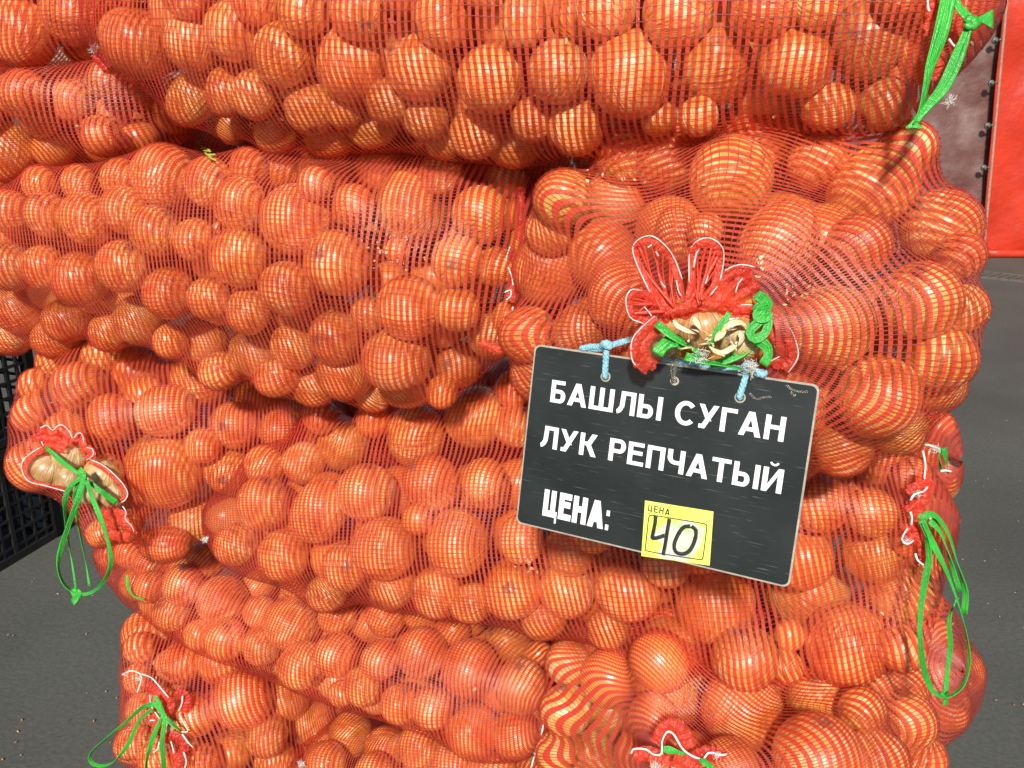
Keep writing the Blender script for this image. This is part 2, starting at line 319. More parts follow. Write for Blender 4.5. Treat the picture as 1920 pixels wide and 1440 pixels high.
NAMES = {
'A': ('top left corner sack', 'red mesh onion sack filling the top left corner, above the sack with white fluff'),
'B': ('sack with white fluff', 'short bulging red mesh onion sack with white thread fluff at its upper right'),
'C': ('long topmost sack', 'long topmost red mesh onion sack with a green ribbon tied at its right end'),
'D': ('long sack left of round one', 'long drooping red mesh onion sack between topmost sack and open-mouthed left sack'),
'E': ('round sack above sign', 'round red mesh onion sack with frilled open mouth directly above the black price sign'),
'F': ('left open-mouthed sack', 'red mesh sack, open mouth showing bare onions, long hanging green loop, at left edge'),
'G': ('long sack behind sign', 'long red mesh onion sack behind the price sign, long green loop at right end'),
'H': ('slanting low sack', 'narrow red mesh sack of small onions slanting down below the sack behind the sign'),
'I': ('bottom left sack', 'red mesh onion sack at the bottom left with white frayed thread and green loops'),
'J': ('bottom middle sack', 'pinkish red mesh onion sack at the bottom middle, only its top showing'),
'K': ('bottom right sack', 'red mesh onion sack at the bottom right, white zigzag thread round its closed mouth'),
'L': ('back sack beside sign', 'red mesh onion sack at the back, peeping out right of the white hem threads'),
'O': ('lower back sack', 'red mesh onion sack at the back, peeping out inside the hanging green loop'),
'P': ('back sack', 'red mesh onion sack hidden behind the drooping sack, glimpsed only through gaps'),
'Q': ('upper back sack', 'red mesh onion sack hidden behind the topmost sack, glimpsed only through its net'),
}
ORD = ['', 'first', 'second', 'third', 'fourth', 'fifth', 'sixth', 'seventh', 'eighth', 'ninth', 'tenth', 'eleventh', 'twelfth', 'thirteenth', 'fourteenth', 'fifteenth', 'sixteenth', 'seventeenth', 'eighteenth', 'nineteenth', 'twentieth']
nrm = lambda a: a / np.linalg.norm(a, axis=-1, keepdims=True)

class Sack:
    def __init__(s, k, d):
        s.k = k; s.d = d
        p0, pm, p1 = [P(*a) for a in d['ax']]
        ctrl = 2 * pm - 0.5 * (p0 + p1)
        th = np.linspace(0, math.pi, 241); t = (1 - np.cos(th)) / 2
        c = ((1 - t) ** 2)[:, None] * p0 + (2 * t * (1 - t))[:, None] * ctrl + (t ** 2)[:, None] * p1
        n = d['n']; prof = np.clip(1 - np.abs(2 * t - 1) ** n, 0, 1) ** (1 / n)
        r0, r1 = d.get('r0', 1), d.get('r1', 1)
        prof = prof * (r0 + (r1 - r0) * t)
        s.t = t; s.c = c; s.prof = prof; s.ra = d['ra']; s.rb = d['rb']
        rm = (s.ra + s.rb) / 2
        arc = np.concatenate([[0], np.cumsum(np.hypot(np.linalg.norm(np.diff(c, axis=0), axis=1), np.diff(prof) * rm))])
        s.arc = arc
        T = nrm(np.gradient(c, axis=0)); up = np.array([0, 0, 1.0])
        U = nrm(up - (T @ up)[:, None] * T); W = np.cross(T, U)
        s.T, s.U, s.W = T, U, W
    def frame(s, u):          # u: arc lengths
        f = lambda a: np.stack([np.interp(u, s.arc, a[:, i]) for i in range(3)], -1) if a.ndim == 2 else np.interp(u, s.arc, a)
        return f(s.c), f(s.prof), f(s.U), f(s.W)
    def surf(s, u, ph):       # arrays of the same shape
        c, pr, U, W = s.frame(u); e = s.d.get('e', .82)
        cp, sp_ = np.cos(ph), np.sin(ph); cp = np.sign(cp) * np.abs(cp) ** e; sp_ = np.sign(sp_) * np.abs(sp_) ** e
        return c + pr[..., None] * (s.ra * cp[..., None] * U + s.rb * sp_[..., None] * W)
    def cloud(s):
        u, ph = np.meshgrid(np.linspace(0, s.arc[-1], 46), np.linspace(0, 2 * math.pi, 40, endpoint=False), indexing='ij')
        return s.surf(u.ravel(), ph.ravel())
    def inside(s, Q):
        d2 = ((Q[:, None, :] - s.c[None, ::4]) ** 2).sum(-1); i = d2.argmin(1) * 4
        v = Q - s.c[i]; u_ = (v * s.U[i]).sum(-1) / s.ra; w_ = (v * s.W[i]).sum(-1) / s.rb
        ax_ = (v * s.T[i]).sum(-1)
        e = 2 / s.d.get('e', .82)
        return ((np.abs(u_) ** e + np.abs(w_) ** e) ** (1 / e) < s.prof[i] + 1e-6) & (np.abs(ax_) < 0.03)

sacks = {k: Sack(k, d) for k, d in SACKS.items()}
all_on = []           # every built onion: dict(c, r, R, scale, sack, vis)
def rand_rot(t_face, rr):
    if t_face:
        z = -FWD + 0.35 * rr.normal(size=3)
    else:
        z = rr.normal(size=3); z[1] *= 0.35
    z = Vector(z).normalized(); q = z.to_track_quat('Z', 'Y')
    return np.array((q.to_matrix() @ Matrix.Rotation(rr.uniform(0, 6.28), 3, 'Z')))
for k, s in sacks.items():
    cl = s.cloud(); lst = []
    for tok in s.d['on'].replace('\n', '').split(';'):
        f = tok.split()
        if not f: continue
        x, y, r = map(float, f[:3]); asp = 1.0; ang = 0; tf = False; fo = None
        for e in f[3:]:
            if e[0] == 'a': asp = float(e[1:])
            elif e[0] == 'd': ang = float(e[1:])
            elif e == 't': tf = True
            elif e[0] == 'o': fo = float(e[1:])
        rd = ray(x, y); ts = np.arange(0.55, 1.75, 0.006); Q = CAMP + ts[:, None] * rd
        dist = np.sqrt(((Q[:, None] - cl[None]) ** 2).sum(-1)).min(1); ins = s.inside(Q)
        sdv = np.where(ins, -dist, dist)
        need = -(r * ts / FPX) * s.d.get('tight', .90)
        ok = np.where(sdv <= need)[0]
        t = ts[ok[0]] if len(ok) else ts[np.argmin(sdv - need)]
        if fo is not None: t = float((P(x, y, fo) - CAMP) @ FWD)
        lst.append(dict(rd=rd, t=t, px=(x, y), rp=r, asp=asp, ang=ang, tf=tf, sack=k))
    # keep neighbours from running into each other: slide the deeper one back along its line of sight
    for it in range(60):
        mv = 0
        for i in range(len(lst)):
            for j in range(i):
                a, b = lst[i], lst[j]
                ra_, rb_ = a['rp'] * a['t'] / FPX, b['rp'] * b['t'] / FPX
                pa, pb = CAMP + a['rd'] * a['t'], CAMP + b['rd'] * b['t']
                dd = np.linalg.norm(pa - pb); ov = 0.90 * (ra_ + rb_) - dd
                if ov > 0.001:
                    (a if a['t'] - 0.2 * ra_ > b['t'] - 0.2 * rb_ else b)['t'] += min(0.006, ov * 0.6); mv += 1
        if not mv: break
    rr = np.random.default_rng(sum(map(ord, k)) * 7)
    for o in lst:
        o['r'] = o['rp'] * o['t'] / FPX; o['c'] = CAMP + o['rd'] * o['t']
        if o['asp'] > 1.01:
            a = math.radians(o['ang']); z = RGT * math.cos(a) - UPV * math.sin(a) * -1
            q = Vector(z).to_track_quat('Z', 'Y'); o['R'] = np.array(q.to_matrix())
            g = math.sqrt(o['asp']); o['sc'] = np.array([1 / g * 1.0, 1 / g, g]) * o['r']
        else:
            o['R'] = rand_rot(o['tf'], rr); o['sc'] = np.ones(3) * o['r']
        o['mesh'] = int(rr.integers(0, 6)); o['vis'] = True
        all_on.append(o)
# where two sacks meet, the one lying on top keeps its place and the onions of the other tuck in behind it
RANK = {k: i for i, k in enumerate('CBAEDGFHKIJLOPQ')}
oc = np.array([o['c'] for o in all_on]); orr = np.array([o['r'] for o in all_on]); ork = np.array([RANK[o['sack']] for o in all_on]); ord_ = np.array([o['rd'] for o in all_on])
for it in range(40):
    dd = np.linalg.norm(oc[:, None] - oc[None], axis=-1); ov = (orr[:, None] + orr[None]) * 1.10 - dd
    low = ork[:, None] > ork[None]; ov = np.where(low, ov, 0).max(1)
    if ov.max() < .001: break
    st = np.clip(ov, 0, .008)
    for i in np.where(ov > .001)[0]:
        o = all_on[i]
        if o['t'] > o.setdefault('t0', o['t']) + ({'E': .05, 'K': .03}.get(o['sack'], .13)): continue
        f = (o['t'] + st[i]) / o['t']; o['t'] += st[i]; o['r'] *= f; o['sc'] = o['sc'] * f; o['c'] = CAMP + o['rd'] * o['t']; oc[i] = o['c']; orr[i] = o['r']
# fillers: the onions behind and between the ones the photograph shows
fill = []
for k, s in sacks.items():
    mine = [(o['c'], o['r']) for o in all_on if o['sack'] == k]
    cc = np.array([m[0] for m in mine] or [[0, -9., 0]]); rr_ = np.array([m[1] for m in mine] or [.01])
    g = np.random.default_rng(99 + ord(k)); rm = 0.031 if k in 'DFHIJAB' else 0.042 if k == 'E' else 0.036
    L = s.arc[-1]
    for layer in range(3):
        for it in range((1800, 1300, 900)[layer]):
            u = g.uniform(0.0, L); ph = g.uniform(0, 2 * math.pi); r = rm * g.uniform(.85, 1.1)
            c, pr, U, W = s.frame(np.array([u])); c = c[0]
            B = s.surf(np.array([u]), np.array([ph]))[0]; v = c - B; l = np.linalg.norm(v)
            if l < 1e-4: continue
            nr = v / l; front = (B - c) @ FWD < 0.02
            x, y, d_ = proj(B); infr = -80 < x[0] < 2000 and -80 < y[0] < 1520
            depth = r * 1.0 + layer * 2.0 * r
            depth += 0.036 if (front and infr) else 0.012
            if depth > l + 0.01: continue
            p = B + nr * depth
            core = s.c[np.argmin(np.linalg.norm(s.c - p, axis=1))]
            if u <= 0.03 or u >= L - (0.008 if k in 'LOGC' else 0.03): continue
            dd = np.linalg.norm(cc - p, axis=1) - 0.88 * (rr_ + r)
            if dd.min() < 0: continue
            cc = np.vstack([cc, p]); rr_ = np.append(rr_, r)
            fill.append(dict(c=p, r=r, R=rand_rot(False, g), sc=np.ones(3) * r, sack=k, mesh=int(g.integers(0, 6)), vis=False, layer=layer))

# ------------------------------------------------------------------ nets draped over the onions
net_cloud = []
def build_net(k, root):
    s = sacks[k]; d = s.d; pt, th = d['tape'], d['thr']
    L = s.arc[-1]; g = np.random.default_rng(ord(k))
    nt_ = int(L / pt); us = []
    for i in range(nt_):
        w_ = 0.47 + 0.05 * math.sin(i * 0.7) + g.uniform(-.05, .05) + 0.26 * max(0, 1 - min(i, nt_ - 1 - i) * pt / .055)
        a = (i + 0.5 - w_ / 2) / nt_ * L; b = (i + 0.5 + w_ / 2) / nt_ * L
        us += [a, b]
    us = np.array(us)
    circ = math.pi * (s.ra + s.rb); nph = int(circ / th); sub = 2; npv = nph * sub
    u, ph = np.meshgrid(us, np.arange(npv) / npv * 2 * math.pi, indexing='ij')
    # the weave wanders a little: long-wave waviness of both directions
    for f_, amp in ((1.7, 0.35), (4.3, 0.16), (9.0, 0.07)):
        a1, a2 = g.uniform(0, 6.28, 2)
        u = u + pt * amp * 1.6 * np.sin(np.round(f_) * ph + a1 + u * 9)
        ph = ph + (th / ((s.ra + s.rb) / 2)) * amp * 1.2 * np.sin(u / L * f_ * 7 + a2 + np.round(f_) * ph)
    u = np.clip(u, 1e-4, L - 1e-4)
    B = s.surf(u.ravel(), ph.ravel()); nv = len(B)
    # core point for each net vertex: the axis, kept away from the ends
    tt = np.interp(u.ravel(), s.arc, s.t); lo = 0.5 * min(0.5, s.rb / max(1e-3, np.linalg.norm(s.c[-1] - s.c[0]))) * 1.5
    lo = min(lo, 0.42)
    tc_ = np.clip(tt, lo, 1 - lo); O = np.stack([np.interp(tc_, s.t, s.c[:, i]) for i in range(3)], -1)
    D = B - O; hb = np.linalg.norm(D, axis=1); D = D / hb[:, None]
    h = np.full(nv, -1.0)
    for o in [q for q in all_on + fill if q['sack'] == k and (q['vis'] or q['layer'] == 0)]:
        Ri = (o['R'] / (o['sc'] * np.array([1.012, 1.012, SQ[o['mesh']] + .012]))[None, :]).T            # world -> unit sphere
        o0 = (O - o['c']) @ Ri.T; dd = D @ Ri.T
        A = (dd ** 2).sum(1); Bq = (o0 * dd).sum(1); Cq = (o0 ** 2).sum(1) - 1.03
        disc = Bq * Bq - A * Cq; ok = disc > 0
        tx = np.where(ok, (-Bq + np.sqrt(np.maximum(disc, 0))) / A, -1)
        h = np.maximum(h, tx)
    H = h.reshape(len(us), npv); HB = hb.reshape(len(us), npv)
    obs = np.where(H > 0, np.minimum(H, HB * d.get('cap', 9)) + 0.0008, HB * 0.55)
    cur = np.where(H > 0, obs, HB * 0.74)
    # pull the net taut over the onions; the two directions have different spacing
    for it in range(d.get('its', 420)):
        up_ = np.vstack([cur[:1], cur[:-1]]); dn = np.vstack([cur[1:], cur[-1:]])
        av = 0.36 * (up_ + dn) / 2 * 1 + 0.64 * (np.roll(cur, 1, 1) + np.roll(cur, -1, 1)) / 2
        cur = np.maximum(obs, np.minimum(av + d.get('air', 0.000021), np.maximum(av, HB * 1.00)))
    hm = d.get('hole')
    V = O + D * cur.ravel()[:, None]
    V = V.reshape(len(us), npv, 3)
    du = np.gradient(V, axis=0); dv = np.roll(V, -1, 1) - np.roll(V, 1, 1)
    Nn = np.cross(du, dv); nl = np.linalg.norm(Nn, axis=-1, keepdims=True); Nn = Nn / np.maximum(nl, 1e-9)
    sg = np.sign((Nn * D.reshape(V.shape)).sum(-1).mean()); Nn = Nn * sg
    V = V + Nn * (g.normal(size=V.shape[:2]) * 0.00016)[..., None]
    # which cells to make: leave out what faces away behind the stack, and the mouth of open sacks
    vis = (Nn @ np.array([0.1, -1.0, 0.0])) > -0.80
    if hm:
        x, y, dp = proj(V.reshape(-1, 3)); r_ = s.prof * s.rb
        uo = np.interp(hm, r_[:120], s.arc[:120]); vis &= (u > uo)
    keep = np.ones(len(us), bool)
    nU = len(us); I = np.arange(nU * npv).reshape(nU, npv); J = np.roll(I, -1, 1)
    F = []
    rows = np.arange(0, nU - 1, 2)
    cell = vis[rows] & vis[rows + 1] & np.roll(vis, -1, 1)[rows]
    q = np.stack([I[rows], J[rows], J[rows + 1], I[rows + 1]], -1)[cell]
    me = newmesh('netting', V.reshape(-1, 3), q, M_TAPE)
    link('netting', me, root, kind='stuff')
    # threads: narrow raised ribbons running along the sack
    cols = np.arange(0, npv, sub); Vt = V[:, cols] + Nn[:, cols] * 0.0007
    side = nrm(dv[:, cols]) * 0.00038
    A_ = Vt - side; Bt = Vt + side; vt = vis[:, cols]
    n1 = nU * len(cols); I1 = np.arange(n1).reshape(nU, len(cols))
    ce = vt[:-1] & vt[1:]
    q2 = np.stack([I1[:-1], I1[:-1] + n1, I1[1:] + n1, I1[1:]], -1)[ce]
    me2 = newmesh('netting_thread', np.concatenate([A_.reshape(-1, 3), Bt.reshape(-1, 3)]), q2, M_THREAD)
    link('netting_thread', me2, root, kind='stuff')
    fv = vis & ((Nn @ FWD) < -0.1)
    net_cloud.append((k, V[fv], Nn[fv]))
roots = {}
for k, s in sacks.items():
    base = s.c.mean(0).copy(); base[2] = (s.cloud()[:, 2]).min()
    roots[k] = empty('onion_sack', base, NAMES[k][1], 'onion sack', 'red mesh sacks of onions in the stack')
    build_net(k, roots[k])
NV = np.concatenate([a for _, a, _ in net_cloud]); NN = np.concatenate([b for _, _, b in net_cloud])
NK = np.concatenate([[k] * len(a) for k, a, _ in net_cloud])
NPX, NPY, NPD = proj(NV)
def surf_depth(px, py, rad=9, key=None):
    m = (np.abs(NPX - px) < rad) & (np.abs(NPY - py) < rad)
    if key: m &= NK == key
    return NPD[m].min() if m.any() else None
def on_net(px, py, lift=0.004, key=None, fb=None):
    """3-D point on the net surface under a photo pixel, raised by lift towards the viewer"""
    for rad in (8, 16, 32, 70, 120):
        d_ = surf_depth(px, py, rad, key)
        if d_ is not None: break
    if d_ is None: d_ = fb or 1.0
    return CAMP + ray(px, py) * (d_ - lift)

# ------------------------------------------------------------------ onion objects
def onion_labels():
    out = {}
    for k, s in sacks.items():
        if not s.d['on']: continue
        L = [o for o in all_on if o['sack'] == k and -20 < o['px'][0] < 1940 and -30 < o['px'][1] < 1465]
        p0, p1 = s.d['ax'][0], s.d['ax'][2]
        if k in 'EK': dx, dy = 1, 0
        else: dx, dy = p1[0] - p0[0], p1[1] - p0[1]
        l = math.hypot(dx, dy); dx /= l; dy /= l
        med = np.median([o['rp'] for o in L]); step = 1.55 * med
        per = [(-o['px'][0] * dy + o['px'][1] * dx) for o in L]; mn_ = min(per)
        rows = {}
        for o, q in zip(L, per): rows.setdefault(int((q - mn_) / step + 0.25), []).append((o['px'][0] * dx + o['px'][1] * dy, o))
        for ri, rk in enumerate(sorted(rows)):
            for ci, (_, o) in enumerate(sorted(rows[rk], key=lambda a: a[0])):
                sz = 'large' if o['rp'] > med * 1.15 else 'small' if o['rp'] < med * 0.82 else 'medium'
                if o['tf']: sz += ' scarred'
                elif o['asp'] > 1.15: sz += ' oblong'
                out[id(o)] = f"{sz} onion, {ORD[min(ci + 1, 20)]} from left in {ORD[ri + 1]} row of {NAMES[k][0]}"
    return out
LB = onion_labels()
def add_onion(o, label):
    ob = bpy.data.objects.new('onion', ON[o['mesh']][0]); C.objects.link(ob)
    M = Matrix([list(r) for r in o['R']]).to_4x4() @ Matrix.Diagonal((*[float(x) for x in o['sc']], 1))
    M.translation = Vector(o['c'])
    ob.matrix_world = M; ob['label'] = label; ob['category'] = 'onion'; ob['group'] = 'onions inside the ' + NAMES[o['sack']][0]
    return ob
def join_onions(lst, name, parent=None):
    VV = []; FF = []; n = 0
    for o in lst:
        _, v, f = ONL[o['mesh']]
        VV.append((v * o['sc']) @ o['R'].T + o['c']); FF.append(f + n); n += len(v)
    me = newmesh(name, np.concatenate(VV), np.concatenate(FF), M_ONION)
    link(name, me, parent, kind='stuff', label='further onions packed deep inside the sacks')
hid = []
keep300 = set(id(o) for o in sorted([o for o in all_on if id(o) in LB], key=lambda o: -o['rp'])[:288])
for o in all_on:
    if id(o) in keep300: add_onion(o, LB[id(o)])
    else: hid.append(o)
join_onions(hid + fill, 'packed_onions')

# ------------------------------------------------------------------ ties, hems, threads (positions read off the photograph, laid on the sacks)
def pts(s_, lift=0.006, key=None, fb=None):
    v = [tuple(map(float, q.split(','))) for q in s_.split()]
    return [Vector(on_net(q[0], q[1], lift + (q[2] if len(q) > 2 else 0), key, fb)) for q in v]
def ptsd(s_, depth):
    v = [tuple(map(float, q.split(','))) for q in s_.split()]
    return [Vector(CAMP + ray(q[0], q[1]) * (depth + (q[2] if len(q) > 2 else 0))) for q in v]
def dep(px, py, key=None):
    for rad in (8, 16, 32, 70, 120):
        d_ = surf_depth(px, py, rad, key)
        if d_ is not None: return d_
    return 1.0

def ribbon(root, name, ptl, wa=.0042, wb=.0011, m=None, twist=0.0, cs=0.0, jit=.35, **kw):
    for i, p in enumerate(ptl):
        b = MB(); n = max(14, int(sum((Vector(p[q + 1]) - Vector(p[q])).length for q in range(len(p) - 1)) / .005))
        base = smooth_path(p, n); face = Vector(-FWD); S_ = 8
        for k in range(S_):
            q = []
            for a_i, c in enumerate(base):
                t = (base[min(a_i + 1, n)] - base[max(a_i - 1, 0)]).normalized(); u = t.cross(face); u = u.normalized() if u.length > 1e-4 else Vector((1, 0, 0)); v = u.cross(t)
                A = twist * a_i / n * 1.6 + 1.1 * mn.noise(Vector((a_i * .09 + cs + i, cs, 1.7)))
                sq = .85 + .5 * mn.noise(Vector((a_i * .13, cs + i * 3., 4.4)))
                o_ = (k - (S_ - 1) / 2) / S_ * 2 * wa * max(.25, sq)
                q.append(c + (u * math.cos(A) + v * math.sin(A)) * o_ + v * (.0007 * mn.noise(Vector((a_i * .5, k * 2.3, cs)))))
            b.sweep(q, wa / S_ * 1.7, wb * .40, twist=twist, cseed=cs + k * 1.9, jit=jit, n=n, sides=6)
        o = b.build(name, m or M_GREEN, root)
def whites(root, ptl, th=.0009, frays=()):
    b = MB()
    for i, p in enumerate(ptl):
        p = [q + Vector(rng.normal(size=3)) * 0.0006 for q in p]
        b.sweep(p, th, th, sides=6, cseed=i * 2.1 + 40, jit=.5)
    for c, r, n in frays: b.fuzz(c, r * .6, int(n * 1.8), th=.00016, ln=.0045)
    return b.build('hem_thread', M_WHITE, root, kind='stuff')

def hem_band(b, path, width, thick, cs):
    """a crumpled, gathered band of doubled net: a ruffled sheet along the path"""
    path = [Vector(p) for p in path]; L_ = sum((path[i + 1] - path[i]).length for i in range(len(path) - 1))
    n = max(14, int(L_ / .0010)); q = smooth_path(path, n); W_ = 9; k0 = len(b.V)
    for i, p in enumerate(q):
        t = (q[min(i + 1, n)] - q[max(i - 1, 0)]).normalized(); u = t.cross(Vector(FWD)); u = u.normalized() if u.length > 1e-4 else Vector((1, 0, 0)); v = u.cross(t)
        if v.dot(Vector(FWD)) > 0: v = -v
        d_ = i * L_ / n
        for k in range(W_):
            f = k / (W_ - 1) * 2 - 1
            h_ = mn.noise(Vector((d_ * 420, f * .9, cs))) * .55 + mn.noise(Vector((d_ * 950, f * 2.1, cs + 9))) * .45 + .5 * mn.noise(Vector((d_ * 160 + f, f * 3, cs + 4)))
            e_ = 1 + (.30 * mn.noise(Vector((d_ * 300, cs, 2.))) if abs(f) > .9 else 0)
            b.V.append(p + u * (f * width * e_) + v * (thick * (.8 * (1 - f * f) + 1.25 * h_)) + t * (.0012 * mn.noise(Vector((d_ * 300, f * 2, cs + 20)))))
    for i in range(n):
        for k in range(W_ - 1):
            a = k0 + i * W_ + k; b.F.append((a, a + 1, a + W_ + 1, a + W_))
def braid(b, path, r, flat=.6, cs=0, turns=None):
    L_ = sum((Vector(path[i + 1]) - Vector(path[i])).length for i in range(len(path) - 1)); n = max(16, int(L_ / .0011)); q = smooth_path(path, n)
    turns = turns or L_ / .0065
    for k in range(3):
        w_ = []
        for i, p in enumerate(q):
            t = (q[min(i + 1, n)] - q[max(i - 1, 0)]).normalized(); u = t.cross(Vector(FWD)); u = u.normalized() if u.length > 1e-4 else Vector((1, 0, 0)); v = u.cross(t)
            a = 6.2832 * (turns * i / n + k / 3); w_.append(p + u * math.cos(a) * r * .55 + v * math.sin(a) * r * .55 * flat)
        b.sweep(w_, r * .52, r * .45, cseed=cs + k, jit=.25, n=n, sides=6)
def pleats(b, tops, centre, n, th=.0012, cs=0):
    """gathered strands of net running from a fold's edge into the mouth"""
    for i in range(n):
        f = i / max(1, n - 1) * (len(tops) - 1); a = int(min(f, len(tops) - 2)); p = tops[a].lerp(tops[a + 1], f - a)
        c = Vector(centre) + Vector(rng.normal(size=3)) * 0.004
        m = p.lerp(c, 0.5) + Vector(rng.normal(size=3)) * 0.0015 + Vector(FWD) * 0.003
        b.sweep([p, m, c], th * random.uniform(.8, 1.8), th * .5, cseed=cs + i, jit=.5, sides=6, n=10)

# ---- round sack E: frilled mouth
R_ = roots['E']; dm = dep(1335, 560, 'E')
dmE = min(dep(1250, 560, 'E'), dep(1420, 560, 'E'), dep(1335, 520, 'E')) - 0.003
band = MB(); inner = MB(); wh = []
petal_lumps = ["1342,566 1352,540 1366,516 1390,506 1410,512", "1352,570 1368,545 1388,528 1408,524", "1362,576 1380,560 1402,545 1420,530"]
for i, ps in enumerate(petal_lumps): hem_band(band, ptsd(ps, dmE - .001), .0044, .0030, 200 + i * 5.3)
wh.append(ptsd("1360,506 1374,499 1390,496 1404,497 1416,501", dmE - .010))
petals = [
 "1246,582 1222,545 1198,500 1191,468 1203,454,-.006 1222,451,-.008 1242,463,-.006 1260,486 1271,520 1278,566",
 "1290,574 1298,525 1297,478 1309,458,-.006 1332,453,-.008 1347,468,-.005 1350,494 1342,528 1330,566",
 "1232,592 1205,600 1186,590,-.004 1179,567,-.006 1186,551,-.006 1204,549,-.003 1232,566",
]
for i, ps in enumerate(petals):
    p = ptsd(ps, dmE); hem_band(band, p, .0034, .0016, i * 5.3)
    q = [a + (a - (sum(p, Vector()) / len(p))).normalized() * .0028 - Vector(FWD) * .0014 for a in p]
    wh.append(q[1:-1] if i < 2 else q[1:-1])
    pleats(inner, p[1:-1], p[0].lerp(p[-1], .5), 12, th=.0009, cs=i * 31)
arcs = ["1232,598 1212,614 1195,634 1189,656 1196,680,.004 1215,694,.008",
        "1366,584,.004 1392,577 1420,580 1448,594 1472,618,-.004 1485,645,-.004 1488,672 1470,694,.004"]
for i, ps in enumerate(arcs):
    p = ptsd(ps, dmE); hem_band(band, p, .0042, .0018, 70 + i * 9)
    ctr = Vector(CAMP + ray(1330, 640) * dmE)
    wh.append([a + (a - ctr).normalized() * .0036 - Vector(FWD) * .0014 for a in p])
    q = [a + (ctr - a).normalized() * .008 + Vector(FWD) * .006 for a in p]; hem_band(band, q, .0050, .0018, 90 + i * 9)
# short connecting gathers around the mouth rim
rim = ptsd("1236,590,.004 1256,582,.002 1282,578 1300,572,.002 1330,571 1352,572 1372,580,.003", dmE); hem_band(band, rim, .0044, .0028, 133.)
rim2 = ptsd("1240,600,.010 1262,590,.010 1290,588,.009 1320,582,.009 1350,582,.010 1372,588,.010", dmE); hem_band(band, rim2, .0040, .0025, 143.)
for i in range(0):            # gathers fanning outwards from the mouth under the frills
    a = math.radians(random.uniform(-200, 20)); r0 = random.uniform(55, 75); r1 = random.uniform(95, 170)
    p = [(1330 + r * 1.25 * math.cos(a + da), 625 + r * .95 * math.sin(a + da)) for r, da in ((r0, 0), ((r0 + r1) / 2, random.uniform(-.04, .04)), (r1, random.uniform(-.06, .06)))]
    inner.sweep([Vector(on_net(x, y, .0012, 'E')) for x, y in p], random.uniform(.0008, .0022), .0006, cseed=i, jit=.5, sides=6, n=12, taper=.8)
band.build('hem', M_HEM, R_); inner.build('gathered_net', M_TAPE, R_)
wh += [ptsd("1300,500 1303,478 1308,470", dmE - .006), ptsd("1212,463 1224,461", dmE - .012), ptsd("1228,470 1236,480", dmE - .01), ptsd("1268,525 1272,545 1277,556", dmE - .006),
       ptsd("1322,532 1330,518", dmE - .008), ptsd("1332,550 1345,538", dmE - .008), ptsd("1376,548 1386,532 1394,520", dmE - .010), ptsd("1436,684 1450,675 1462,667", dmE - .008),
       ptsd("1210,575 1222,590", dmE - .008), ptsd("1240,528 1248,540", dmE - .008)]
whites(R_, wh, .00048, frays=[(Vector(CAMP + ray(1312, 668) * (dmE - .004)), .011, 90), (Vector(CAMP + ray(1410, 690) * (dmE - .004)), .012, 80)])
gr = [ptsd("1231,606 1252,624 1278,642 1300,655 1316,666", dmE - .006),
      ptsd("1368,586 1356,606 1342,630 1328,652", dmE - .010),
      ptsd("1285,668 1315,677 1350,684 1388,691", dmE - .004), ptsd("1332,684 1362,676 1395,662 1420,646", dmE + .002)]
ribbon(R_, 'tie_ribbon', gr, .0036, .0011, twist=.8, cs=3)
gr2 = [ptsd("1232,664 1242,650 1256,640 1274,641 1270,654", dmE - .003)]
ribbon(R_, 'tie_ribbon', gr2, .0062, .0010, twist=.6, cs=13)
gr3 = [ptsd("1418,552 1432,562 1440,574 1424,584 1418,576 1436,566", dmE - .014), ptsd("1430,578 1420,592 1436,596 1444,586", dmE - .014), ptsd("1440,592 1420,606 1406,622 1416,636 1432,628 1440,610 1438,592", dmE - .014),
       ptsd("1416,630 1426,640 1438,652 1440,668 1431,684", dmE - .013)]
ribbon(R_, 'tie_ribbon', gr3, .0042, .0013, twist=.5, cs=23)

# bare onions in the mouth, with dry husk and roots
def bare(px, py, rp, depth, label, t=False, seed=0, ax=None, key='E', sc=None):
    o = dict(c=CAMP + ray(px, py) * (depth + rp * depth / FPX), r=rp * depth / FPX, sack=key, mesh=seed % 6)
    q = Vector(ax if ax is not None else (0.3, -.5, .8)).normalized().to_track_quat('Z', 'Y'); o['R'] = np.array(q.to_matrix())
    o['sc'] = np.array(sc or [1, 1, 1]) * o['r']; ob = add_onion(o, label); ob.material_slots[0].link = 'OBJECT'; ob.material_slots[0].material = M_PALE
    return o
bare(1318, 612, 50, dmE + .002, 'bare tan onion at the upper side of the frilled mouth of the round sack', seed=1, ax=(-.2, -.2, 1))
o2 = bare(1386, 636, 46, dmE - .004, 'bare pale onion with ragged dry neck in the frilled mouth of the round sack', seed=3, ax=(-.55, -.8, .1))
bare(1262, 602, 34, dmE + .010, 'brown onion mostly hidden at the left corner of the frilled mouth', seed=2)
bare(1248, 646, 26, dmE + .016, 'brown onion in shade behind the green leaf-like ribbon in the frilled mouth', seed=4)
hb_ = MB()
for i in range(26):
    t_ = random.random(); cx, cy = (random.uniform(1290, 1400), random.uniform(612, 665))
    a = random.choice([.3, 3.4, 2.6, .9]) + random.uniform(-.5, .5); r = random.uniform(3, 22)
    p0 = Vector(CAMP + ray(cx, cy) * (dmE - .006)); p1 = Vector(CAMP + ray(cx + r * 1.3 * math.cos(a), cy + r * .8 * math.sin(a)) * (dmE - random.uniform(.006, .016)))
    m_ = p0.lerp(p1, .5) - Vector(FWD) * random.uniform(0, .006)
    hb_.sweep([p0, m_, p1], random.uniform(.0004, .0022), .0003, cseed=i * 1.7, sides=6, n=8, taper=.7, twist=random.uniform(-2, 2), jit=.6)
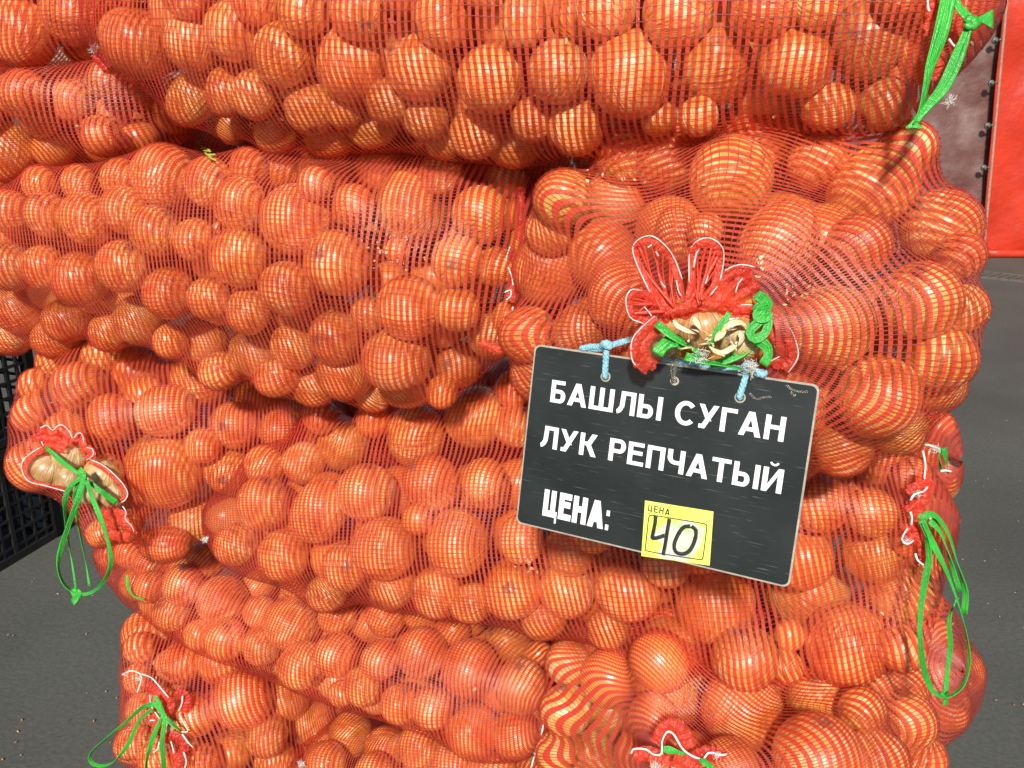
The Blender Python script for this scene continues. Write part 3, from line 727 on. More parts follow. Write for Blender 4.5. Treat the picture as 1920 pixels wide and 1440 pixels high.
for p, wd in (("1262,600 1272,612 1290,620 1306,626", .0038), ("1300,594 1308,606 1316,620", .0030), ("1330,650 1350,662 1372,652 1382,640", .0036), ("1352,622 1372,606 1390,604 1402,612", .003), ("1340,640 1352,625 1362,618", .003), ("1386,620 1392,634 1384,650", .003)):
    hb_.sweep(ptsd(p, dmE - .012), wd, .0004, cseed=wd * 900, sides=6, jit=.6, taper=.8, twist=1.0)
hk = hb_.build('dry_husk', M_HUSK, None, kind='stuff', label='ragged dry onion husk and roots in the frilled mouth of the round sack')

# ---- sack F: open mouth, hanging green loops
R_ = roots['F']; dF = min(dep(70, 860, 'F'), dep(200, 860, 'F'), dep(130, 800, 'F')) - .006
band = MB()
loops = ["86,838 66,850 49,868 46,886 58,902 86,910 122,918,.01", "168,864 194,878 220,902 234,922 231,936 219,941"]
for i, ps in enumerate(loops): hem_band(band, ptsd(ps, dF), .0040, .0017, 11 + i * 7)
for i, ps in enumerate(["70,812 84,806 98,812 112,806 128,818 136,830", "60,820 80,822 104,824 128,832", "138,826 150,816 160,838 172,848 166,862", "80,832 100,838 122,842"]):
    hem_band(band, ptsd(ps, dF - .003), .0060, .003, 31 + i * 7)
for i, ps in enumerate(["190,975,.02 205,985,.01 228,975 240,985 250,1000,.01", "180,960,.02 200,965,.01 222,962 236,972", "200,1000,.02 220,1005,.01 244,1008"]):
    hem_band(band, ptsd(ps, dF + .004), .0070, .003, 61 + i * 7)
band.build('hem', M_HEM, R_)
wl = [ptsd("83,834 61,849 44,866 41,884 55,903 83,912 122,921", dF - .003), ptsd("167,860 194,874 223,900 238,922 234,938 219,944", dF - .003),
      ptsd("76,803 88,798 98,806 106,800 118,799 130,810 135,822", dF - .012), ptsd("139,822 147,812 153,814 158,832", dF - .012), ptsd("163,838 173,842 174,852 164,862", dF - .010),
      ptsd("230,950 237,958 234,972 245,985 251,998", dF - .008), ptsd("78,828 80,836", dF - .008)]
whites(R_, wl,   .0007, frays=[(Vector(CAMP + ray(20, 860) * dF), .003, 8)])
kd = dF - .022
ribbon(R_, 'tie_ribbon', [ptsd("86,838,.014 112,862,.01 138,882 156,892", kd), ptsd("152,880 158,896 160,908", kd), ptsd("170,905 190,922 219,943,.012", kd)], .0036, .0013, cs=3)
ribbon(R_, 'tie_ribbon', [ptsd("158,888 150,925 132,975 114,1030 109,1062 118,1092 140,1112 168,1112 192,1094 207,1062 206,1030 192,980 176,940 162,900", kd - .01)], .0036, .0010, twist=2.2, cs=5)
ribbon(R_, 'tie_ribbon', [ptsd("152,895 128,918 122,950 126,1000 136,1060 143,1108", kd + .006), ptsd("148,900 141,930 147,985 160,1050 168,1100", kd + .01)], .0034, .0009, twist=1.6, cs=9)
ribbon(R_, 'tie_ribbon', [ptsd("136,1104 144,1118 150,1108 142,1122 136,1130", kd - .01), ptsd("148,880 160,892 152,902 162,906", kd - .004)], .0055, .003, cs=19)
for (x, y, r, sd_, lb) in ((92, 878, 38, 1, 'bare rounded tan onion at the left corner of the open-mouthed left sack'), (133, 852, 34, 2, 'bare onion under the white frill at top of the left sack mouth'),
    (195, 890, 38, 3, 'smooth bare grey-tan onion in the right corner of the left sack mouth'), (127, 897, 26, 4, 'small bare onion in the middle of the left sack mouth'), (212, 926, 27, 5, 'small bare onion at lower right of the left sack mouth'), (165, 920, 26, 0, 'bare onion behind the green knot of the left sack')):
    bare(x, y, r, dF + .004 + .0003 * (40 - r), lb, seed=sd_, ax=(.4, -.2, .6), key='F')

# ---- sack G: gathered right end
R_ = roots['G']; dG = min(dep(1715, 950, 'G'), dep(1715, 1000, 'G')) - .006
band = MB()
for i, ps in enumerate(["1700,925 1722,912 1738,905 1742,918", "1716,940 1724,960 1722,985 1726,1010 1734,1040 1736,1056", "1732,880 1728,900 1736,922 1730,945", "1700,960 1714,950 1726,944", "1695,1000 1708,990 1716,1000 1706,1016"]):
    hem_band(band, ptsd(ps, dG), .0058, .0035, 17 + i * 7)
for i in range(0):
    a = math.radians(random.uniform(120, 240)); r1 = random.uniform(60, 150)
    p = [(1722 + r * math.cos(a), 962 + r * 1.1 * math.sin(a)) for r in (8, r1 * .5, r1)]
    band.sweep([Vector(on_net(x, y, .0014, 'G', dG)) for x, y in p], random.uniform(.0008, .002), .0006, cseed=i, jit=.5, sides=6, n=12, taper=.8)
band.build('hem', M_HEM, R_)
whites(R_, [ptsd("1726,832 1745,836 1762,844", dG), ptsd("1730,845 1734,870 1732,900", dG - .006), ptsd("1708,938 1716,925 1732,922 1738,914", dG - .010), ptsd("1706,960 1710,972 1708,985", dG - .009),
            ptsd("1700,990 1692,1010 1700,1020 1712,1012", dG - .009), ptsd("1716,1036 1722,1052 1734,1062", dG - .009), ptsd("1764,884 1772,882 1784,884", dG + .05)], .0011,
       frays=[(Vector(CAMP + ray(1755, 842) * dG), .004, 24), (Vector(CAMP + ray(1700, 1014) * (dG - .008)), .004, 16), (Vector(CAMP + ray(1722, 926) * (dG - .008)), .005, 14)])
kg = dG - .016
ribbon(R_, 'tie_ribbon', [ptsd("1728,975 1742,1005 1772,1065 1798,1135 1814,1200 1817,1245 1808,1280 1790,1300 1768,1306 1744,1288 1729,1235 1725,1160 1734,1090 1742,1050 1738,1010 1730,980", kg)], .0034, .0011, twist=3., cs=2)
ribbon(R_, 'tie_ribbon', [ptsd("1728,975 1735,966 1755,968 1778,1000 1795,1055 1810,1105 1808,1150", kg + .012), ptsd("1745,975 1765,1000 1782,1050 1800,1110", kg + .016)], .0038, .0012, twist=1.2, cs=8)
ribbon(R_, 'tie_ribbon', [ptsd("1796,1120 1780,1160 1782,1210 1776,1260 1772,1312", kg + .02), ptsd("1765,1298 1774,1310 1770,1322", kg)], .0030, .0010, twist=2.5, cs=12)
ribbon(roots['L'], 'tie_ribbon', [ptsd("1764,840 1762,860 1766,885", dG + .07), ptsd("1770,840 1774,862 1778,888", dG + .07)], .0036, .001, twist=1., cs=15)

# ---- sack C right end
R_ = roots['C']; dC = min(dep(1700, 60, 'C'), dep(1700, 140, 'C')) - .012
ribbon(R_, 'tie_ribbon', [ptsd("1784,-40 1778,0 1764,62 1744,122 1736,160 1726,205 1712,237", dC - .01)], .0058, .0012, twist=.6, cs=2)
ribbon(R_, 'tie_ribbon', [ptsd("1716,228 1738,200 1768,165 1790,120 1806,80 1816,50 1822,40", dC - .012), ptsd("1788,-10 1800,15 1820,36", dC)], .0046, .0012, twist=.5, cs=6)
b_ = MB()
for i in range(9): b_.sweep(ptsd("1820,40 1840,%d 1862,%d" % (36 + i - 4, 36 + (i - 4) * 4), dC - .012), .0012, .0004, cseed=i, sides=6, n=10)
for i in range(7): b_.sweep(ptsd("1718,222 %d,236 %d,240" % (1714 + (i - 3) * 3, 1714 + (i - 3) * 5), dC - .012), .0013, .0004, cseed=i, sides=6, n=8)
b_.sweep(ptsd("1812,44 1822,34 1830,44 1820,50 1812,42", dC - .014), .004, .002, cseed=4)
b_.build('ribbon_fringe', M_GREEN, R_, kind='stuff')
band = MB()
for i, ps in enumerate(["1745,-30 1748,0 1752,30 1748,70", "1790,30,.02 1800,60,.02 1790,90,.02", "1735,100 1755,120,.01 1762,150,.01", "1735,20 1760,20 1785,28"]): hem_band(band, ptsd(ps, dC + .01), .0075, .004, 15 + i * 7)
for i in range(0):
    a = math.radians(random.uniform(110, 250)); r1 = random.uniform(60, 130)
    p = [(1758 + r * math.cos(a), 60 + r * 1.3 * math.sin(a)) for r in (6, r1 * .5, r1)]
    band.sweep([Vector(on_net(x, y, .0014, 'C', dC)) for x, y in p], random.uniform(.0008, .002), .0006, cseed=i, jit=.5, sides=6, n=12, taper=.8)
band.build('hem', M_HEM, R_)
whites(R_, [ptsd("1738,0 1742,12 1744,20", dC), ptsd("1776,72 1786,84 1792,90", dC)], .0010, frays=[(Vector(CAMP + ray(1780, 190) * (dC - .012)), .004, 20)])

# ---- sack I mouth
R_ = roots['I']; dI = min(dep(300, 1320, 'I'), dep(320, 1370, 'I')) - .008
band = MB()
for i, ps in enumerate(["275,1285 300,1300 318,1318 312,1345", "330,1295 350,1310 345,1335", "300,1390 325,1380 345,1395 340,1420", "270,1310 285,1330 296,1350 292,1372", "320,1410 335,1425 330,1445"]): hem_band(band, ptsd(ps, dI), .0080, .0035, 15 + i * 7)
for i in range(0):
    a = math.radians(random.uniform(0, 360)); r1 = random.uniform(50, 110)
    p = [(308 + r * math.cos(a), 1345 + r * 1.1 * math.sin(a)) for r in (8, r1 * .5, r1)]
    band.sweep([Vector(on_net(x, y, .0016, 'I', dI)) for x, y in p], random.uniform(.0009, .0024), .0006, cseed=i, jit=.5, sides=6, n=12, taper=.8)
band.build('hem', M_HEM, R_)
whites(R_, [ptsd("228,1266 245,1258 262,1262 284,1270 296,1285 316,1308", dI - .008), ptsd("262,1262 264,1275 258,1298", dI - .010), ptsd("342,1305 340,1320 335,1332", dI - .008), ptsd("336,1338 345,1355 352,1372 340,1372", dI - .008),
            ptsd("280,1302 284,1325 300,1348", dI - .007), ptsd("282,1350 292,1350", dI - .007), ptsd("340,1376 352,1390 361,1402", dI - .008), ptsd("345,1412 350,1430 346,1444", dI - .008), ptsd("320,1390 326,1412", dI - .008), ptsd("285,1412 294,1404 298,1390", dI - .007)], .0011,
       frays=[(Vector(CAMP + ray(262, 1272) * (dI - .01)), .006, 30), (Vector(CAMP + ray(236, 1264) * (dI - .01)), .004, 14)])
ki = dI - .018
ribbon(R_, 'tie_ribbon', [ptsd("304,1338 292,1322 268,1326 235,1355 195,1388 170,1412 172,1430 192,1436 216,1426 240,1396 262,1350 286,1330", ki)], .0040, .0011, twist=1.8, cs=2)
ribbon(R_, 'tie_ribbon', [ptsd("306,1340 290,1375 276,1420 272,1455", ki), ptsd("310,1342 304,1390 306,1420 308,1455", ki), ptsd("290,1304 300,1322 310,1345 340,1372", ki)], .0036, .0010, twist=1.0, cs=6)
bare(318, 1360, 15, dI - .002, 'pale husk-covered onion end poking out of the bottom left sack mouth', seed=2, key='I')

# ---- sack K mouth, small ties on the other sacks
R_ = roots['K']; dK = min(dep(1230, 1390, 'K'), dep(1330, 1400, 'K')) - .008
band = MB()
for i, ps in enumerate(["1190,1420 1215,1412 1236,1424 1250,1440", "1232,1395 1245,1370 1262,1360 1278,1372 1292,1400", "1300,1425 1325,1412 1350,1420 1375,1440", "1262,1420 1290,1432 1310,1445"]): hem_band(band, ptsd(ps, dK), .0080, .0035, 15 + i * 7)
for i in range(0):
    a = math.radians(random.uniform(180, 360)); r1 = random.uniform(50, 120)
    p = [(1268 + r * math.cos(a), 1438 + r * .9 * math.sin(a)) for r in (30, (30 + r1) * .5, r1)]
    band.sweep([Vector(on_net(x, y, .0016, 'K', dK)) for x, y in p], random.uniform(.0009, .0024), .0006, cseed=i, jit=.5, sides=6, n=12, taper=.8)
band.build('hem', M_HEM, R_)
whites(R_, [ptsd("1182,1412 1190,1404 1212,1404 1226,1413 1240,1410 1242,1390 1252,1374 1262,1378 1272,1392 1282,1405 1300,1418 1318,1424", dK - .009), ptsd("1318,1424 1330,1412 1350,1414 1362,1416", dK - .009)], .0011,
       frays=[(Vector(CAMP + ray(1345, 1414) * (dK - .01)), .006, 26), (Vector(CAMP + ray(1230, 1440) * (dK - .006)), .012, 60)])
ribbon(R_, 'tie_ribbon', [ptsd("1244,1404 1262,1408 1284,1414", dK - .012), ptsd("1312,1424 1325,1432 1335,1442", dK - .012)], .0034, .0011, cs=1)
def tuft(key, px, py, r, n, red=True):
    d_ = dep(px, py, key)
    p = Vector(CAMP + ray(px, py) * (d_ - .006))
    whites(roots[key], [[p, p + Vector((.004, 0, .003))]], .001, frays=[(p, r, n)])
tuft('B', 178, 92, .009, 150)
tuft('G', 385, 1012, .006, 60); tuft('H', 1010, 1412, .009, 90); tuft('J', 565, 1432, .007, 60)
dH = dep(1005, 1330, 'H') - .006
whites(roots['H'], [ptsd("1022,1345 1016,1370 1014,1395 1008,1410", dH), ptsd("1012,1395 1002,1420 996,1438", dH)], .0012)
b_ = MB(); hem_band(b_, ptsd("1018,1320 1022,1350 1016,1385 1010,1405", dH + .004), .006, .003, 7.); b_.build('hem', M_HEM, roots['H'])
b_ = MB(); dB = dep(190, 115, 'B') - .004; hem_band(b_, ptsd("180,100 195,112 205,128", dB), .010, .004, 9.); b_.build('hem', M_HEM, roots['B'])
b_ = MB(); dD = dep(960, 560, 'D') - .004
for i, ps in enumerate(["978,350 975,400 972,450", "958,470 966,500 962,540 955,560", "950,545 962,552 958,566", "900,640 930,655 955,650"]): hem_band(b_, ptsd(ps, dD), .0048, .003, 9. + i)
for i in range(0):
    a = math.radians(random.uniform(130, 230)); r1 = random.uniform(50, 110)
    b_.sweep([Vector(on_net(960 + r * math.cos(a), 555 + r * 1.2 * math.sin(a), .0014, 'D', dD)) for r in (4, r1 * .5, r1)], random.uniform(.0008, .002), .0006, cseed=i, jit=.5, sides=6, n=12, taper=.8)
b_.build('hem', M_HEM, roots['D'])
whites(roots['D'], [ptsd("956,462 950,490 958,520 962,535", dD - .004), ptsd("945,548 955,543 958,556 948,562", dD - .004), ptsd("962,575 958,592", dD - .004)], .0009)
ribbon(roots['H'], 'tie_ribbon', [ptsd("238,1078 240,1100 252,1118 272,1124", dep(260, 1090, 'H') - .002)], .0024, .001, twist=1., cs=3)

# ---- husk flakes caught on the nets
def flakes(n, cen, spread, lo, hi, name, label, m=M_FLAKE):
    V = []; F = []
    idx = rng.choice(len(NV), n, replace=False) if cen is None else None
    for i in range(n):
        if cen is None: p, nn = NV[idx[i]], NN[idx[i]]
        else:
            p = on_net(cen[0] + rng.normal() * spread, cen[1] + rng.normal() * spread * .6, .002); nn = -FWD
        if cen is None:
            x, y, _ = proj(p)
            if not (0 < x[0] < 1920 and 0 < y[0] < 1440): continue
        a = np.cross(nn, rng.normal(size=3)); a /= np.linalg.norm(a) + 1e-9; b = np.cross(nn, a)
        s1 = rng.uniform(lo, hi); s2 = s1 * rng.uniform(.25, .7); c = p + nn * ((.0014 if cen is None else -.004) + rng.uniform(-.001, .001)); k0 = len(V)
        cv = rng.uniform(-.4, .6) * s1
        for (x_, y_) in ((-1, -.5), (-.2, -1), (.9, -.4), (1, .5), (.1, 1), (-.8, .7)):
            V.append(c + a * x_ * s1 * rng.uniform(.7, 1.1) + b * y_ * s2 * rng.uniform(.7, 1.1) + nn * cv * (x_ * x_ - .3))
        V.append(c + nn * cv * -.2)
        for j in range(0, 6, 2): F.append((k0 + 6, k0 + j, k0 + j + 1, k0 + (j + 2) % 6))
    link(name, newmesh(name, V, F, m, smooth=False), None, kind='stuff', label=label)
flakes(330, None, 0, .0010, .0034, 'husk_flakes', 'tiny dry onion skin flakes stuck all over the red nets')
flakes(50, (745, 470), 34, .0008, .003, 'husk_flakes', 'cluster of dry husk in the gap between big onions of the drooping sack')
flakes(26, (1500, 545), 22, .0008, .0026, 'husk_flakes', 'dry husk bits behind the net right of the frilled mouth')
flakes(14, (990, 1060), 12, .001, .003, 'husk_flakes', 'dry husk bits under the lower left part of the sign')
flakes(16, (1120, 335), 26, .0008, .0025, 'husk_flakes', 'pale husk bits at upper left of the round sack')
b_ = MB()
for i in range(9): b_.sweep(pts("%d,%d %d,%d" % (366 + i * 3, 262 + i * 4, 378 + i * 3 + random.randint(-4, 6), 266 + i * 4 + random.randint(-6, 8)), .004), .0012, .0005, n=4, sides=6, cseed=i)
sp = b_.build('plant_sprig', M_LEAF); sp['label'] = 'tiny yellow-green plant sprig on the drooping sack just under the topmost sack'; sp['category'] = 'sprig'
flakes(5, (1436, 492), 9, .002, .004, "husk_flakes", "pale papery skin bits on the big onion right of the frills", M_HUSK)
# ------------------------------------------------------------------ the price sign
c2 = np.array([[1003, 645], [1538, 722], [1480, 1103], [967, 980]], float) - [960, 720]
A_ = []
for (x, y), (u, v) in zip([(0, 0), (1, 0), (1, 1), (0, 1)], c2):
    A_.append([x, y, 1, 0, 0, 0, -u * x, -u * y, -u]); A_.append([0, 0, 0, x, y, 1, -v * x, -v * y, -v])
Hm = np.linalg.svd(np.array(A_))[2][-1].reshape(3, 3); K_ = np.diag([1 / FPX, 1 / FPX, 1.])
a_, b2, t_ = K_ @ Hm[:, 0], K_ @ Hm[:, 1], K_ @ Hm[:, 2]
a_, b2, t_ = a_ / t_[2], b2 / t_[2], t_ / t_[2]
Hi = np.linalg.inv(np.stack([Hm[:, 0], Hm[:, 1], Hm[:, 2]], 1))
q = np.stack([NPX - 960, NPY - 720, np.ones_like(NPX)], 0); uvw = Hi @ q; u_, v_ = uvw[0] / uvw[2], uvw[1] / uvw[2]
ins = (u_ > 0) & (u_ < 1) & (v_ > 0) & (v_ < 1)
gd = (t_[2] + u_[ins] * a_[2] + v_[ins] * b2[2]); dz = float(np.min(NPD[ins] / gd)) * 0.992
w3 = lambda c: RGT * c[0] - UPV * c[1] + FWD * c[2]
EX, EY, TL = w3(a_) * dz, w3(b2) * dz, CAMP + w3(t_) * dz
SW, SH = np.linalg.norm(EX), np.linalg.norm(EY)
ex = EX / SW; ey = EY - (EY @ ex) * ex; ey /= np.linalg.norm(ey); en = np.cross(ex, ey)   # en points away from viewer
if en @ FWD < 0: en = -en
def suv(px, py):                 # photo pixel -> board metres (x right, y down)
    z = Hi @ np.array([px - 960, py - 720, 1.]); return z[0] / z[2] * SW, z[1] / z[2] * SH
sign = empty('price_sign', TL, 'black price board with white Cyrillic lettering and yellow 40 label, hung on blue twine', 'price sign')
SM = Matrix(((ex[0], -ey[0], -en[0], TL[0]), (ex[1], -ey[1], -en[1], TL[1]), (ex[2], -ey[2], -en[2], TL[2]), (0, 0, 0, 1)))   # local x right, y up, z to the viewer
sign.matrix_world = SM; sign.location, sq, _s = SM.decompose(); sign.rotation_euler = sq.to_euler(); sign.scale = (1, 1, 1)
def slink(name, me, **props):
    o = bpy.data.objects.new(name, me); C.objects.link(o); o.parent = sign
    for k_, v_2 in props.items(): o[k_] = v_2
    return o
def rrect(x0, y0, x1, y1, r, n=5):
    P_ = []
    for cx, cy, a0 in ((x1 - r, y1 - r, 0), (x0 + r, y1 - r, 90), (x0 + r, y0 + r, 180), (x1 - r, y0 + r, 270)):
        for i in range(n + 1):
            a = math.radians(a0 + 90 * i / n); P_.append((cx + r * math.cos(a), cy + r * math.sin(a)))
    return P_
def slab(name, outline, z0, z1, m, holes=()):
    cu = bpy.data.curves.new(name, 'CURVE'); cu.dimensions = '2D'; cu.fill_mode = 'BOTH'
    for ol in [outline] + list(holes):
        sp_ = cu.splines.new('POLY'); sp_.points.add(len(ol) - 1); sp_.use_cyclic_u = True
        for p_, (x, y) in zip(sp_.points, ol): p_.co = (x, y, 0, 1)
    cu.extrude = (z1 - z0) / 2
    o = bpy.data.objects.new(name, cu); me = bpy.data.meshes.new_from_object(o)
    bpy.data.objects.remove(o); bpy.data.curves.remove(cu)
    for v in me.vertices: v.co.z += (z0 + z1) / 2
    me.materials.clear(); me.materials.append(m); me.name = name
    return slink(name, me)
def circ(cx, cy, r, n=16): return [(cx + r * math.cos(6.2832 * i / n), cy - r * math.sin(6.2832 * i / n)) for i in range(n)]
def board_mat():
    m, ns, ls, b = mat('black_laminate'); tc = N(ns, 'TexCoord')
    n1 = N(ns, 'TexNoise'); n1.inputs['Scale'].default_value = 14; n1.inputs['Detail'].default_value = 8; ls.new(tc.outputs['Object'], n1.inputs['Vector'])
    r1 = ramp(ns, [(0.35, (0.012, 0.016, 0.016)), (0.7, (0.024, 0.030, 0.030))]); ls.new(n1.outputs[0], r1.inputs[0])
    # scratches: two stretched noises at different angles, and worn spots
    last = r1.outputs[0]
    for rot, th_, st in ((0.6, .715, (3, 260, 1)), (-0.9, .73, (4, 300, 1)), (2.2, .735, (5, 200, 1))):
        mp = N(ns, 'Mapping'); mp.inputs['Rotation'].default_value = (0, 0, rot); mp.inputs['Scale'].default_value = st; ls.new(tc.outputs['Object'], mp.inputs[0])
        n2 = N(ns, 'TexNoise'); n2.inputs['Scale'].default_value = 6; n2.inputs['Detail'].default_value = 2; ls.new(mp.outputs[0], n2.inputs['Vector'])
        r2 = ramp(ns, [(th_ - .03, (0, 0, 0)), (th_ + .04, (.55, .55, .55))]); ls.new(n2.outputs[0], r2.inputs[0])
        mx = N(ns, 'Mix', data_type='RGBA'); ls.new(r2.outputs[0], mx.inputs[0]); ls.new(last, mx.inputs[6]); mx.inputs[7].default_value = (.30, .32, .32, 1); last = mx.outputs[2]
    n3 = N(ns, 'TexNoise'); n3.inputs['Scale'].default_value = 55; n3.inputs['Detail'].default_value = 9; n3.inputs['Roughness'].default_value = .75; ls.new(tc.outputs['Object'], n3.inputs['Vector'])
    r3 = ramp(ns, [(.66, (0, 0, 0)), (.78, (.55, .55, .55))]); ls.new(n3.outputs[0], r3.inputs[0])
    mx = N(ns, 'Mix', data_type='RGBA'); ls.new(r3.outputs[0], mx.inputs[0]); ls.new(last, mx.inputs[6]); mx.inputs[7].default_value = (.20, .22, .21, 1)
    ls.new(mx.outputs[2], b.inputs['Base Color'])
    b.inputs['Roughness'].default_value = .38; b.inputs['Specular IOR Level'].default_value = .30
    bp = N(ns, 'Bump'); bp.inputs['Strength'].default_value = .12; bp.inputs['Distance'].default_value = .002; ls.new(n1.outputs[0], bp.inputs['Height']); ls.new(bp.outputs[0], b.inputs['Normal'])
    return m
M_BOARD = board_mat()
M_EDGE = noisy('worn_laminate_edge', [(.26, .24, .19), (.42, .39, .32)], 90, .45, .3)
M_LET = noisy('white_print', [(.78, .79, .80), (.86, .86, .86)], 50, .5, .03)
M_YEL = noisy('yellow_price_label', [(.70, .80, .10), (.80, .88, .16)], 30, .5, .05)
M_WORN = noisy('worn_pale_paper', [(.42, .52, .20), (.52, .56, .50), (.62, .68, .42)], 90, .5, .05)
M_INK = noisy('black_ink', [(.012, .012, .012), (.03, .028, .025)], 120, .5, .05)
M_CLEAR = mat('clear_plastic')[0]
_b = M_CLEAR.node_tree.nodes['Principled BSDF']; _b.inputs['Base Color'].default_value = (.85, .8, .7, 1); _b.inputs['Roughness'].default_value = .08; _b.inputs['Transmission Weight'].default_value = .92; _b.inputs['IOR'].default_value = 1.3
h1 = suv(1136, 706); h2 = suv(1388, 745); h3 = suv(1265, 714)
hl = [circ(h1[0], -h1[1], .0034), circ(h2[0], -h2[1], .0034), circ(h3[0], -h3[1], .0022)]
slab('board', rrect(.0, -SH, SW, 0, .006), -.0030, -.0002, M_EDGE, hl)
slab('laminate_face', rrect(.0016, -SH + .0016, SW - .0016, -.0016, .005), -.0002, .0004, M_BOARD, [circ(h[0], -h[1], .0040) for h in (h1, h2, h3)])
for h in (h1, h2): slab('eyelet', circ(h[0], -h[1], .0046), .0004, .0009, M_EDGE, [circ(h[0], -h[1], .0034)])
def glyph(ch, t):
    """bold grotesque capital as convex quads in a box of height 1 (y up); returns (width, quads)"""
    Q = []
    def r(x0, y0, x1, y1): Q.append(((x0, y0), (x1, y0), (x1, y1), (x0, y1)))
    def d(xa, ya, xb, yb, w): Q.append(((xa, ya), (xa + w, ya), (xb + w, yb), (xb, yb)))
    def arc(cx, cy, rx, ry, a0, a1, tx, ty, n=18):
        for k in range(n):
            a = math.radians(a0 + (a1 - a0) * k / n); b = math.radians(a0 + (a1 - a0) * (k + 1) / n)
            Q.append(((cx + (rx - tx) * math.cos(a), cy + (ry - ty) * math.sin(a)), (cx + rx * math.cos(a), cy + ry * math.sin(a)), (cx + rx * math.cos(b), cy + ry * math.sin(b)), (cx + (rx - tx) * math.cos(b), cy + (ry - ty) * math.sin(b))))
    h = t * .80                                     # horizontal bars are thinner than stems
    def bowl(x0, y0, x1, y1):                       # right-hand bowl from a stem at x0
        ry = (y1 - y0) / 2; cx = x1 - ry * .9
        r(x0, y1 - h, cx, y1); r(x0, y0, cx, y0 + h); arc(cx, y0 + ry, x1 - cx, ry, -90, 90, t, h)
    if ch == 'Б': w = .72; r(0, 0, t, 1); r(t, 1 - h, .66, 1); bowl(t, 0, w, .60)
    elif ch == 'А': w = .92; k = t * 1.08; d(0, 0, w / 2 - k * .52, 1, k); d(w - k, 0, w / 2 - k * .48, 1, k); r(.20, .20, w - .20, .20 + h)
    elif ch == 'Ш': w = 1.14; r(0, 0, t, 1); r(w / 2 - t / 2, 0, w / 2 + t / 2, 1); r(w - t, 0, w, 1); r(t, 0, w - t, h)
    elif ch == 'Л': w = .88; r(w - t, 0, w, 1); r(.20, 1 - h, w - t, 1); d(.17, .30, .20, 1 - h + .0, t); arc(.02, .34, .335, .34, -80, -6, t, h * 1.05, 10)
    elif ch == 'Ы': w = 1.08; r(0, 0, t, 1); bowl(t, 0, .70, .60); r(w - t, 0, w, 1)
    elif ch == 'Ь': w = .72; r(0, 0, t, 1); bowl(t, 0, w, .60)
    elif ch == 'С': w = .88; arc(.47, .5, .47, .515, 42, 318, t * 1.02, h * 1.05, 40)
    elif ch == 'У': w = .84; k = t * 1.05; d(.10, 0, w - k, 1, k); d(.36, .34, 0, 1, k); r(.06, 0, .22, h)
    elif ch == 'Г': w = .66; r(0, 0, t, 1); r(t, 1 - h, w, 1)
    elif ch == 'Н': w = .80; r(0, 0, t, 1); r(w - t, 0, w, 1); r(t, .5 - h / 2 + .03, w - t, .5 + h / 2 + .03)
    elif ch == 'К': w = .82; r(0, 0, t, 1); k = t * 1.15; d(.28, .50, w - k - .02, 1, k); d(w - k, 0, .26, .56, k); r(t, .46, .36, .46 + h)
    elif ch == 'Р': w = .76; r(0, 0, t, 1); bowl(t, .38, w, 1)
    elif ch == 'Е': w = .74; r(0, 0, t, 1); r(t, 0, w, h); r(t, 1 - h, w - .03, 1); r(t, .46, w - .08, .46 + h)
    elif ch == 'П': w = .80; r(0, 0, t, 1); r(w - t, 0, w, 1); r(t, 1 - h, w - t, 1)
    elif ch == 'Ч': w = .76; r(w - t, 0, w, 1); r(0, .62, t, 1); arc(.34, .68, .34, .32, 180, 270, t, h, 10); r(.34, .36, w - t, .36 + h)
    elif ch == 'Т': w = .80; r(w / 2 - t / 2, 0, w / 2 + t / 2, 1 - h); r(0, 1 - h, w, 1)
    elif ch in 'ИЙ':
        w = .82; r(0, 0, t, 1); r(w - t, 0, w, 1); Q.append(((t, 0), (t, .30), (w - t, 1), (w - t, .70)))
        if ch == 'Й': arc(w / 2, 1.28, .20, .20, 200, 340, .085, .085, 12)
    elif ch == 'Ц': w = .84; r(0, 0, t, 1); r(.72 - t, 0, .72, 1); r(t, 0, .72 - t, h); r(.72, 0, w, h); r(w - .11, -.20, w, 0)
    elif ch == ':': w = .24; r(.03, 0, .21, .20); r(.03, .52, .21, .72)
    else: w = .34
    return w, Q
def text(name, s_, tl, tr, bl, br, m, z=.0007, t=.215, gap=.12):
    """lettering whose capitals fill the quad given by photo pixels, laid on the board"""
    V = []; F = []; cx = 0; n_ = 0
    for ch in s_:
        w_, Q = glyph(ch, t)
        for qd in Q:
            k0 = len(V); n_ += 1
            for (x, y) in qd: V.append((x + cx, y, z + (n_ % 97) * 1.2e-6))
            F.append((k0, k0 + 1, k0 + 2, k0 + 3))
        cx += w_ + gap
    cx -= gap; V = np.array(V); q4 = [np.array(suv(*p)) for p in (tl, tr, bl, br)]
    xl, xr = (q4[0][0] + q4[2][0]) / 2, (q4[1][0] + q4[3][0]) / 2; yt, yb = (q4[0][1] + q4[1][1]) / 2, (q4[2][1] + q4[3][1]) / 2
    V[:, 0] = xl + V[:, 0] / cx * (xr - xl); V[:, 1] = -(yb - V[:, 1] * (yb - yt))
    return slink(name, newmesh(name, V, F, m, smooth=False))
text('lettering', 'БАШЛЫ СУГАН', (1036, 711), (1474, 783), (1032, 754), (1470, 828), M_LET)
text('lettering', 'ЛУК РЕПЧАТЫЙ', (1016, 798), (1470, 879), (1011, 838), (1466, 925), M_LET)
text('lettering', 'ЦЕНА:', (1022, 919), (1148, 941), (1017, 967), (1141, 993), M_LET, t=.29, gap=.08)
text('lettering', 'ЦЕНА', (1217, 947), (1258, 953), (1215, 958), (1256, 966), M_INK, z=.0011, t=.20, gap=.24)
LT = [suv(*p) for p in ((1210, 938), (1338, 959), (1331, 1060), (1203, 1042))]
slab('price_label', [(p[0], -p[1]) for p in LT], .0004, .0008, M_YEL)
